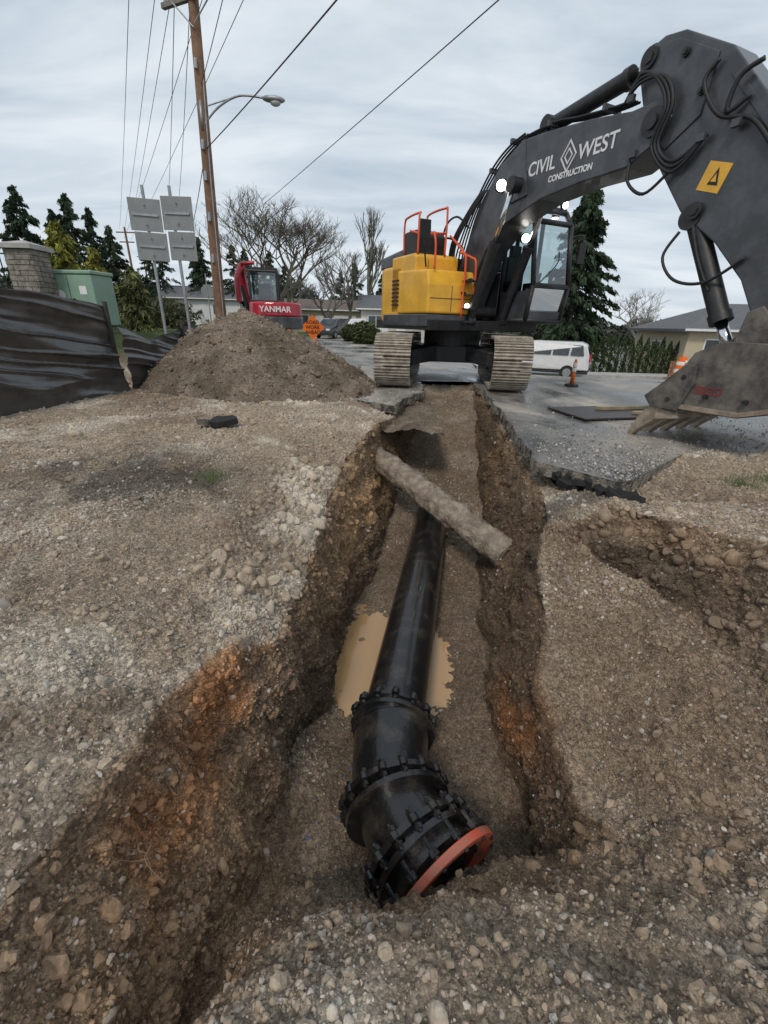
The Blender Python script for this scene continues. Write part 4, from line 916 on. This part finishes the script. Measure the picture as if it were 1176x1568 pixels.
# ---------------------------------------------------------------- HOUSES
def house(name,x_,y_,z_,w,d,h,rh,rz,wall,roofm,wins,door=None,garage=None,hip=.0):
    e=empty(name,(x_,y_,z_),rz)
    G().box(-w/2,w/2,-d/2,d/2,-.5,h).out('walls',wall,e)
    o=.45
    v=[(-w/2-o,-d/2-o,h-.05),(w/2+o,-d/2-o,h-.05),(w/2+o,d/2+o,h-.05),(-w/2-o,d/2+o,h-.05),(-w/2-o+hip,0,h+rh),(w/2+o-hip,0,h+rh)]
    v2=[(a,b,c_+.15) for a,b,c_ in v[:4]]
    mk('roof',v[:4]+v2+v[4:],[(0,1,2,3),(0,1,5,4),(1,2,6,5),(2,3,7,6),(3,0,4,7),(4,5,9,8),(6,7,8,9),(5,6,9),(7,4,8)],roofm,e)
    mk('gutter',[(-w/2-o,-d/2-o-.06,h+.0),(w/2+o,-d/2-o-.06,h+.0),(w/2+o,-d/2-o-.06,h+.12),(-w/2-o,-d/2-o-.06,h+.12)],[(0,1,2,3)],M_trim,e)
    gt=G();gg=G()
    for wx,wz,ww,wh in wins:
        gt.box(wx-ww/2-.08,wx+ww/2+.08,-d/2-.04,-d/2-.002,wz-wh/2-.08,wz+wh/2+.08); gg.box(wx-ww/2,wx-.03,-d/2-.055,-d/2-.042,wz-wh/2,wz+wh/2); gg.box(wx+.03,wx+ww/2,-d/2-.055,-d/2-.042,wz-wh/2,wz+wh/2)
    gt.box(-w/2-.04,-w/2-.002,-.8,.8,1.0,2.1); gg.box(-w/2-.055,-w/2-.042,-.7,-.03,1.08,2.02); gg.box(-w/2-.055,-w/2-.042,.03,.7,1.08,2.02)
    gt.out('window_frames',M_trim,e); gg.out('windows',M_win,e)
    if door is not None: G().box(door-.45,door+.45,-d/2-.05,-d/2-.002,0,2.05).out('door',M_trim,e)
    if garage is not None:
        g=G()
        for k in range(4): g.box(garage-1.3,garage+1.3,-d/2-.06,-d/2-.004,.05+k*.53,.05+k*.53+.5)
        g.out('garage_door',M_trim,e)
house('beige_house',24.6,29.0,-1.25,14,9,2.7,1.6,-.2,M_beige,M_roof,[(-5.0,1.6,2.1,1.3),(.4,1.5,1.6,1.1),(3.6,1.5,1.6,1.1)],door=-2.4,hip=3.5)
house('tan_house',-8.0,58,0,9,7,2.6,1.3,.1,pm('tan_siding',(.45,.38,.25),.8,var=.05),pm('brown_roof',(.13,.10,.085),.9,scale=10,bump=.3),[(-2.5,1.5,1.5,1.1)],door=-.5,garage=2.5)
house('grey_house',1.2,50,0,8,7,2.6,1.5,0,pm('pale_siding',(.5,.49,.44),.8,var=.05),M_roof,[(-2.5,1.5,1.5,1.1),(2,1.5,1.5,1.1)],door=0)
house('white_house',-24,62,1,9,7,2.6,1.6,.2,M_trim,M_roof,[(-2.5,1.5,1.5,1.1),(2,1.5,1.5,1.1)],door=0)
g=G()
for k in range(30):
    xx=14.6+k*.125; yy=23.3-.2*(xx-14.6); g.box(xx,xx+.11,yy,yy+.02,-1.2,.0+random.uniform(-.02,.02))
g.out('wooden_fence',pm('cedar_boards',(.26,.13,.07),.85,scale=8,bump=.3))
# ---------------------------------------------------------------- VEHICLES
def van(name,x_,y_,z_,rz,paint,pick=False):
    e=empty(name,(x_,y_,z_),rz)
    if pick: pr=[(-2.7,.45),(-2.75,.9),(-2.55,1.1),(-1.5,1.2),(-1.0,1.75),(.4,1.8),(.65,1.2),(2.6,1.2),(2.7,.5)]
    else: pr=[(-2.45,.4),(-2.5,.75),(-2.3,1.0),(-1.55,1.15),(-.75,1.66),(-.3,1.74),(1.9,1.74),(2.2,1.62),(2.42,1.05),(2.45,.45)]
    n=len(pr); W=.93; V=[]
    for sgn in (-1,1):
        for a,b in pr: V.append((a,sgn*(W-(.16 if b>1.3 else 0)),b))
    mk('body',V,[(i,(i+1)%n,n+(i+1)%n,n+i) for i in range(n)]+[tuple(range(n)),tuple(range(n,2*n))],paint,e,bevel=.07)
    g=G()
    for sgn in (-1,1):
        y0=sgn*(W-.03); y1=sgn*(W-.155)
        for xa,xb in (((-1.35,-.35),(-.28,.62),(.7,1.45),(1.53,2.15)) if not pick else ((-1.2,-.35),(-.28,.5))):
            xt=xa+.6 if xa<-1 else xa+.03; xe=xb-.12 if xb>2 else xb
            g.add([(xa,y0+sgn*.012,1.14),(xb,y0+sgn*.012,1.14),(xe,y1+sgn*.012,1.6),(xt,y1+sgn*.012,1.6)],[(0,1,2,3)])
    if not pick:
        g.add([(2.41,-.75,1.12),(2.41,.75,1.12),(2.27,.65,1.56),(2.27,-.65,1.56)],[(0,1,2,3)])
        g.add([(-1.5,-.75,1.2),(-1.5,.75,1.2),(-.85,.65,1.64),(-.85,-.65,1.64)],[(0,1,2,3)])
    g.out('windows',M_win,e)
    g=G(); gh=G()
    for xx in (-1.55,1.5):
        for sgn in (-1,1): g.cyl((xx,sgn*.75,.34),(xx,sgn*.96,.34),.34,n=22); gh.cyl((xx,sgn*.961,.34),(xx,sgn*.975,.34),.2,n=12)
    g.out('tyres',M_blk,e); gh.out('wheels',M_galv,e)
    G().box(2.40,2.46,-.9,-.7,.85,1.15).box(2.40,2.46,.7,.9,.85,1.15).out('tail_lights',M_red,e); G().box(-2.52,-2.44,-.85,-.5,.7,.85).box(-2.52,-2.44,.5,.85,.7,.85).out('headlights',M_wht,e)
    g=G(); g.box(-2.44,2.44,-.935,.935,.3,.40); g.out('sill_trim',M_dark,e,bevel=.02)
M_silver=pm('silver_car_paint',(.66,.66,.66),.35,metal=.1,var=.04,bump=0,coat=.4); M_white=pm('white_car_paint',(.7,.7,.7),.35,var=.03,bump=0,coat=.4)
van('minivan',7.9,23.6,float(zoff(7.9,23.6))+.02,-.45,M_silver)
van('pickup_truck',-2.8,46,0,.2,M_white,True); van('parked_car',-5.2,44,0,1.2,pm('dark_car',(.06,.06,.07),.3,bump=0,coat=.5)); van('parked_car',-9.5,36,0,1.3,pm('blue_car',(.03,.05,.12),.3,bump=0,coat=.5))
# ---------------------------------------------------------------- TREES
def leafmesh(pos,size,cols,par,name='foliage',droop=None):
    n=len(pos); a=RNG.normal(size=(n,3)); a/=np.linalg.norm(a,axis=1,keepdims=True); b=RNG.normal(size=(n,3)); b-=a*(a*b).sum(1,keepdims=True); b/=np.linalg.norm(b,axis=1,keepdims=True)
    if droop is not None: a=a*.5+droop; 
    s=size[:,None]
    V=np.stack([pos-a*s*.5-b*s*.22,pos-a*s*.5+b*s*.22,pos+a*s*.6],1).reshape(-1,3)
    F_=np.arange(3*n).reshape(n,3); return fast(name,V,F_,M_foli,np.repeat(cols,3,0),False,par)
def conifer(name,x_,y_,z_,h,r,seed,col=(.035,.055,.03),nb=150,per=55,lb=.08):
    rg=np.random.default_rng(seed); e=empty(name,(x_,y_,z_))
    G().cyl((0,0,-.3),(0,0,h*.97),h*.022,.02,n=8).out('trunk',M_bark,e)
    P_=[];D_=[];g=G()
    for k in range(nb):
        t=(k+rg.random())/nb; zz=h*(lb+(1-lb)*t); L=r*(1-t)**.75*rg.uniform(.55,1.2)+.1; th=rg.uniform(0,6.28)
        d_=np.array([math.cos(th),math.sin(th),0.]); u=rg.random(per)**.6
        pts=d_*L*u[:,None]; pts[:,2]=zz+.18*L*u-.42*L*u**2*(1-t*.5)
        pts+=rg.normal(0,1,(per,3))*np.array([.11,.11,.06])*(.35+L*.35)*(1.1-u)[:,None]+rg.normal(0,.06,(per,3))
        P_.append(pts); D_.append(np.tile(d_*.5+np.array([0,0,-.45]),(per,1)))
        if k%3==0: g.tube([(0,0,zz),(d_[0]*L*.8,d_[1]*L*.8,zz-.1*L)],.015+.004*L,n=3)
    g.out('limbs',M_bark,e)
    P_=np.concatenate(P_);D_=np.concatenate(D_)
    cl=rg.uniform(.55,1.5,(len(P_),1))*np.array(col)*(1+.5*vn(P_*1.3,seed))[:,None]
    leafmesh(P_,rg.uniform(.22,.5,len(P_))*(h/10)**.5,np.clip(cl,.005,.4),e,droop=D_)
conifer('fir_tree',12.3,32,-1.15,10.8,3.4,1,nb=210,per=140)
for k,(a,b,hh,rr) in enumerate([(-33.2,45,11.4,3.2),(-31,46,9.9,2.9),(-28.8,45,10.9,3.2),(-35.5,47,10.8,3.2),(-30,50,10.9,3),(-26.6,47,9.0,2.6)]): conifer('fir_tree',a,b,0,hh,rr,10+k,nb=100,per=75)
for k,(a,b,hh,rr) in enumerate([(-28.5,60,10.3,3.2),(-23.8,61,10.3,3.2),(-20,62,9.8,3.2),(-26,66,10.4,3.3),(-31.5,63,9.5,3),(-17.3,70,10.2,3.3),(-21.5,72,10.8,3.5),(-24.6,62,9,2.9),(-14.5,66,8,2.8)]): conifer('fir_tree',a,b,0,hh,rr,30+k,nb=80,per=65)
conifer('cypress_shrub',-13.4,20,1,3.7,1.3,50,col=(.19,.19,.035),nb=80,per=60); conifer('cypress_shrub',-12.5,20.5,1,2.9,1.0,51,col=(.18,.17,.035),nb=60,per=60)
conifer('cedar_sapling',-8.3,15.5,.5,2.1,.75,52,col=(.11,.12,.045),nb=70,per=40); conifer('cedar_sapling',-8.9,16.5,.5,2.4,.7,53,col=(.10,.11,.045),nb=70,per=40)
def bare(name,x_,y_,z_,h,spread,seed,depth=6,moss=(.11,.10,.075),r0=None,upb=.35,kf=(.6,.85),fl=.19):
    rg=random.Random(seed); e=empty(name,(x_,y_,z_)); g=G()
    def br(p,d,L,r,k):
        q=p+d*L; nd=(d+Vector((rg.uniform(-.25,.25),rg.uniform(-.25,.25),rg.uniform(-.05,.2)))).normalized(); q2=q+nd*L*.6
        g.cyl(p,q,r,r*.8,n=5 if r>.03 else 3,cap=False); g.cyl(q,q2,r*.8,r*.6,n=5 if r>.03 else 3,cap=False)
        if k<=0: return
        for _ in range(3 if k>1 else 4):
            s=rg.choice([q,q2,q2]); v=(nd+Vector((rg.uniform(-1,1)*spread,rg.uniform(-1,1)*spread,rg.uniform(-.2,upb)))).normalized()
            br(s,v,L*rg.uniform(*kf),max(.009,r*.6),k-1)
    r0=r0 or h*.028
    br(Vector((0,0,-.2)),Vector((0,0,1)),h*fl,r0,depth)
    me=bpy.data.meshes.new('branches'); me.from_pydata(g.v,[],g.f); me.materials.append(pm('twig_bark',moss,.95,bump=0)); o=bpy.data.objects.new('trunk_and_branches',me); link(o,e)
bare('bare_maple_tree',-6.9,30,0,9.2,1.15,44,7,(.13,.115,.08),upb=.7,kf=(.68,.86),fl=.18)
bare('bare_birch_tree',-6.0,47,0,8.5,.8,4,6,(.15,.14,.12)); bare('bare_birch_tree',-4.2,50,0,9,.7,5,6,(.13,.125,.10)); bare('bare_poplar_tree',-2.2,50,0,10.5,.35,6,6,(.13,.13,.09),upb=.9)
bare('bare_tree',22.5,42,-1.1,6.5,1.0,7,6,(.2,.19,.18)); bare('bare_tree',-11,50,0,9,.9,9,5,(.12,.11,.09)); bare('bare_tree',-15,55,0,9,.9,12,5,(.12,.11,.09))
conifer('fir_tree',-4.5,62,0,8.2,2.4,60,nb=70,per=50); conifer('fir_tree',-1.0,64,0,7.2,2.2,61,nb=70,per=50); conifer('fir_tree',-6.8,66,0,7.5,2.2,62,nb=70,per=50)
def bush(name,x_,y_,z_,rx,ry,rz,seed,col,n=2500):
    rg=np.random.default_rng(seed); v=rg.normal(size=(n,3)); v/=np.linalg.norm(v,axis=1,keepdims=True); v*=(rg.random((n,1))**.35)
    v*=(1+.25*vn(v*2.3,seed))[:,None]; P_=v*np.array([rx,ry,rz])+np.array([0,0,rz*.8]); e=empty(name,(x_,y_,z_))
    leafmesh(P_,rg.uniform(.15,.35,n),np.clip(rg.uniform(.5,1.5,(n,1))*np.array(col),.005,.5),e); G().cyl((0,0,-.2),(0,0,rz),.06).out('stem',M_bark,e)
bush('laurel_bush',-1.8,34,0,1.1,1.0,.85,1,(.06,.075,.025)); bush('laurel_bush',-3.0,38,0,1.0,1,.7,2,(.07,.075,.03)); bush('laurel_bush',-12.5,26,.3,1.3,1.2,1.1,3,(.09,.09,.05)); bush('laurel_bush',-15,32,.5,1.6,1.3,1.2,4,(.07,.08,.04)); bush('laurel_bush',-10.5,34,.2,1.3,1.2,1,5,(.08,.08,.04))
e=empty('arborvitae_hedge'); P_=[];rg=np.random.default_rng(5)
for k in range(13):
    xx=12.4+k*.42; yy=27.6-.15*k*.42; hh=2.15+rg.uniform(-.15,.15); n=900; t=rg.random(n); th=rg.uniform(0,6.28,n); rr=.3*(1-t**3)*rg.uniform(.75,1.05,n)
    P_.append(np.stack([xx+rr*np.cos(th),yy+rr*np.sin(th),-1.15+hh*t],1))
P_=np.concatenate(P_); leafmesh(P_,rg.uniform(.1,.22,len(P_)),rg.uniform(.4,1.4,(len(P_),1))*np.array([.045,.07,.025]),e,droop=np.tile([0,0,.6],(len(P_),1)))
rg=np.random.default_rng(8); n=42000; ang=rg.uniform(-1.15,1.15,n); dd_=rg.uniform(85,120,n)
H_=5.5+2.6*vn(np.stack([ang*14,0*ang,0*ang],1),3)+2.2*np.abs(vn(np.stack([ang*60,0*ang,0*ang],1),4))
hh=rg.random(n)**.8*H_; hh=np.where(ang>.12,hh*.45-1.2,hh)
P_=np.stack([np.sin(ang)*dd_,np.cos(ang)*dd_,hh],1)
leafmesh(P_,rg.uniform(.7,1.6,n),rg.uniform(.5,1.4,(n,1))*np.array([.07,.075,.06]),None,'distant_trees')
g=G()
for k in range(300):
    cxy=random.choice([(-1.75,4.1,.0),(3.9,4.4,-.02),(4.3,4.6,-.02)]); xx=cxy[0]+random.gauss(0,.09); yy=cxy[1]+random.gauss(0,.09); hh=random.uniform(.02,.06)
    g.add([(xx,yy,cxy[2]-.06),(xx+.006,yy,cxy[2]-.06),(xx+random.uniform(-.03,.03),yy+random.uniform(-.03,.03),cxy[2]+hh)],[(0,1,2)])
g.out('grass_tufts',pm('grass_green',(.07,.12,.025),.8,bump=0))
# ---------------------------------------------------------------- WORLD
W=bpy.data.worlds.new('World'); S.world=W; W.use_nodes=True; nt=W.node_tree; L=nt.links
bg=nt.nodes['Background']; bg.inputs['Strength'].default_value=.1
sky=nn(nt,'ShaderNodeTexSky',sky_type='NISHITA',sun_disc=False); sky.sun_elevation=math.radians(48); sky.sun_rotation=math.radians(200)
tc=nn(nt,'ShaderNodeTexCoord'); sx=nn(nt,'ShaderNodeSeparateXYZ'); L.new(tc.outputs['Generated'],sx.inputs[0])
mz=nn(nt,'ShaderNodeMath',operation='MAXIMUM'); L.new(sx.outputs['Z'],mz.inputs[0]); mz.inputs[1].default_value=0
ad=nn(nt,'ShaderNodeMath',operation='ADD'); L.new(mz.outputs[0],ad.inputs[0]); ad.inputs[1].default_value=.12
dx=nn(nt,'ShaderNodeMath',operation='DIVIDE'); L.new(sx.outputs['X'],dx.inputs[0]); L.new(ad.outputs[0],dx.inputs[1])
dy=nn(nt,'ShaderNodeMath',operation='DIVIDE'); L.new(sx.outputs['Y'],dy.inputs[0]); L.new(ad.outputs[0],dy.inputs[1])
cb_=nn(nt,'ShaderNodeCombineXYZ'); L.new(dx.outputs[0],cb_.inputs[0]); L.new(dy.outputs[0],cb_.inputs[1])
mp=nn(nt,'ShaderNodeMapping'); mp.inputs['Scale'].default_value=(.5,1.3,1); mp.inputs['Rotation'].default_value=(0,0,.3); L.new(cb_.outputs[0],mp.inputs[0])
no=nn(nt,'ShaderNodeTexNoise'); no.inputs['Scale'].default_value=1.25; no.inputs['Detail'].default_value=7; no.inputs['Roughness'].default_value=.55; no.inputs['Distortion'].default_value=.45; L.new(mp.outputs[0],no.inputs['Vector'])
rp=nn(nt,'ShaderNodeValToRGB'); e_=rp.color_ramp.elements; e_[0].position=.36; e_[0].color=(4.3,5.3,6.3,1); e_[1].position=.64; e_[1].color=(8.3,8.9,9.4,1)
L.new(no.outputs['Fac'],rp.inputs['Fac'])
hz_=nn(nt,'ShaderNodeMapRange'); hz_.inputs['From Min'].default_value=0; hz_.inputs['From Max'].default_value=.35; hz_.inputs['To Min'].default_value=.65; hz_.inputs['To Max'].default_value=0; L.new(mz.outputs[0],hz_.inputs['Value'])
m1=nn(nt,'ShaderNodeMix',data_type='RGBA'); L.new(hz_.outputs['Result'],m1.inputs[0]); L.new(rp.outputs['Color'],m1.inputs[6]); m1.inputs[7].default_value=(8.0,8.6,9.2,1)
m2=nn(nt,'ShaderNodeMix',data_type='RGBA'); m2.inputs[0].default_value=.06; L.new(m1.outputs[2],m2.inputs[6]); L.new(sky.outputs[0],m2.inputs[7])
L.new(m2.outputs[2],bg.inputs['Color'])
sd=bpy.data.lights.new('sun','SUN'); sd.energy=1.5; sd.angle=math.radians(11); sd.color=(1,.92,.81); so=bpy.data.objects.new('sun',sd); link(so)
az=math.radians(200); el=math.radians(48)
dirv=Vector((math.sin(az)*math.cos(el),math.cos(az)*math.cos(el),math.sin(el))); so.rotation_euler=dirv.to_track_quat('Z','Y').to_euler()
# ---------------------------------------------------------------- CAMERA
cam=bpy.data.cameras.new('camera'); co=bpy.data.objects.new('camera',cam); link(co); S.camera=co
cam.sensor_fit='HORIZONTAL'; cam.sensor_width=24; cam.lens=650/1176*24; cam.clip_end=1500; cam.clip_start=.05
pit=math.radians(24); roll=math.radians(1.5)
co.matrix_world=Matrix.Translation((0,0,1.45))@Matrix.Rotation(math.pi/2-pit,4,'X')@Matrix.Rotation(roll,4,'Z')
S.view_settings.view_transform='Standard'; S.view_settings.look='None'; S.view_settings.exposure=0
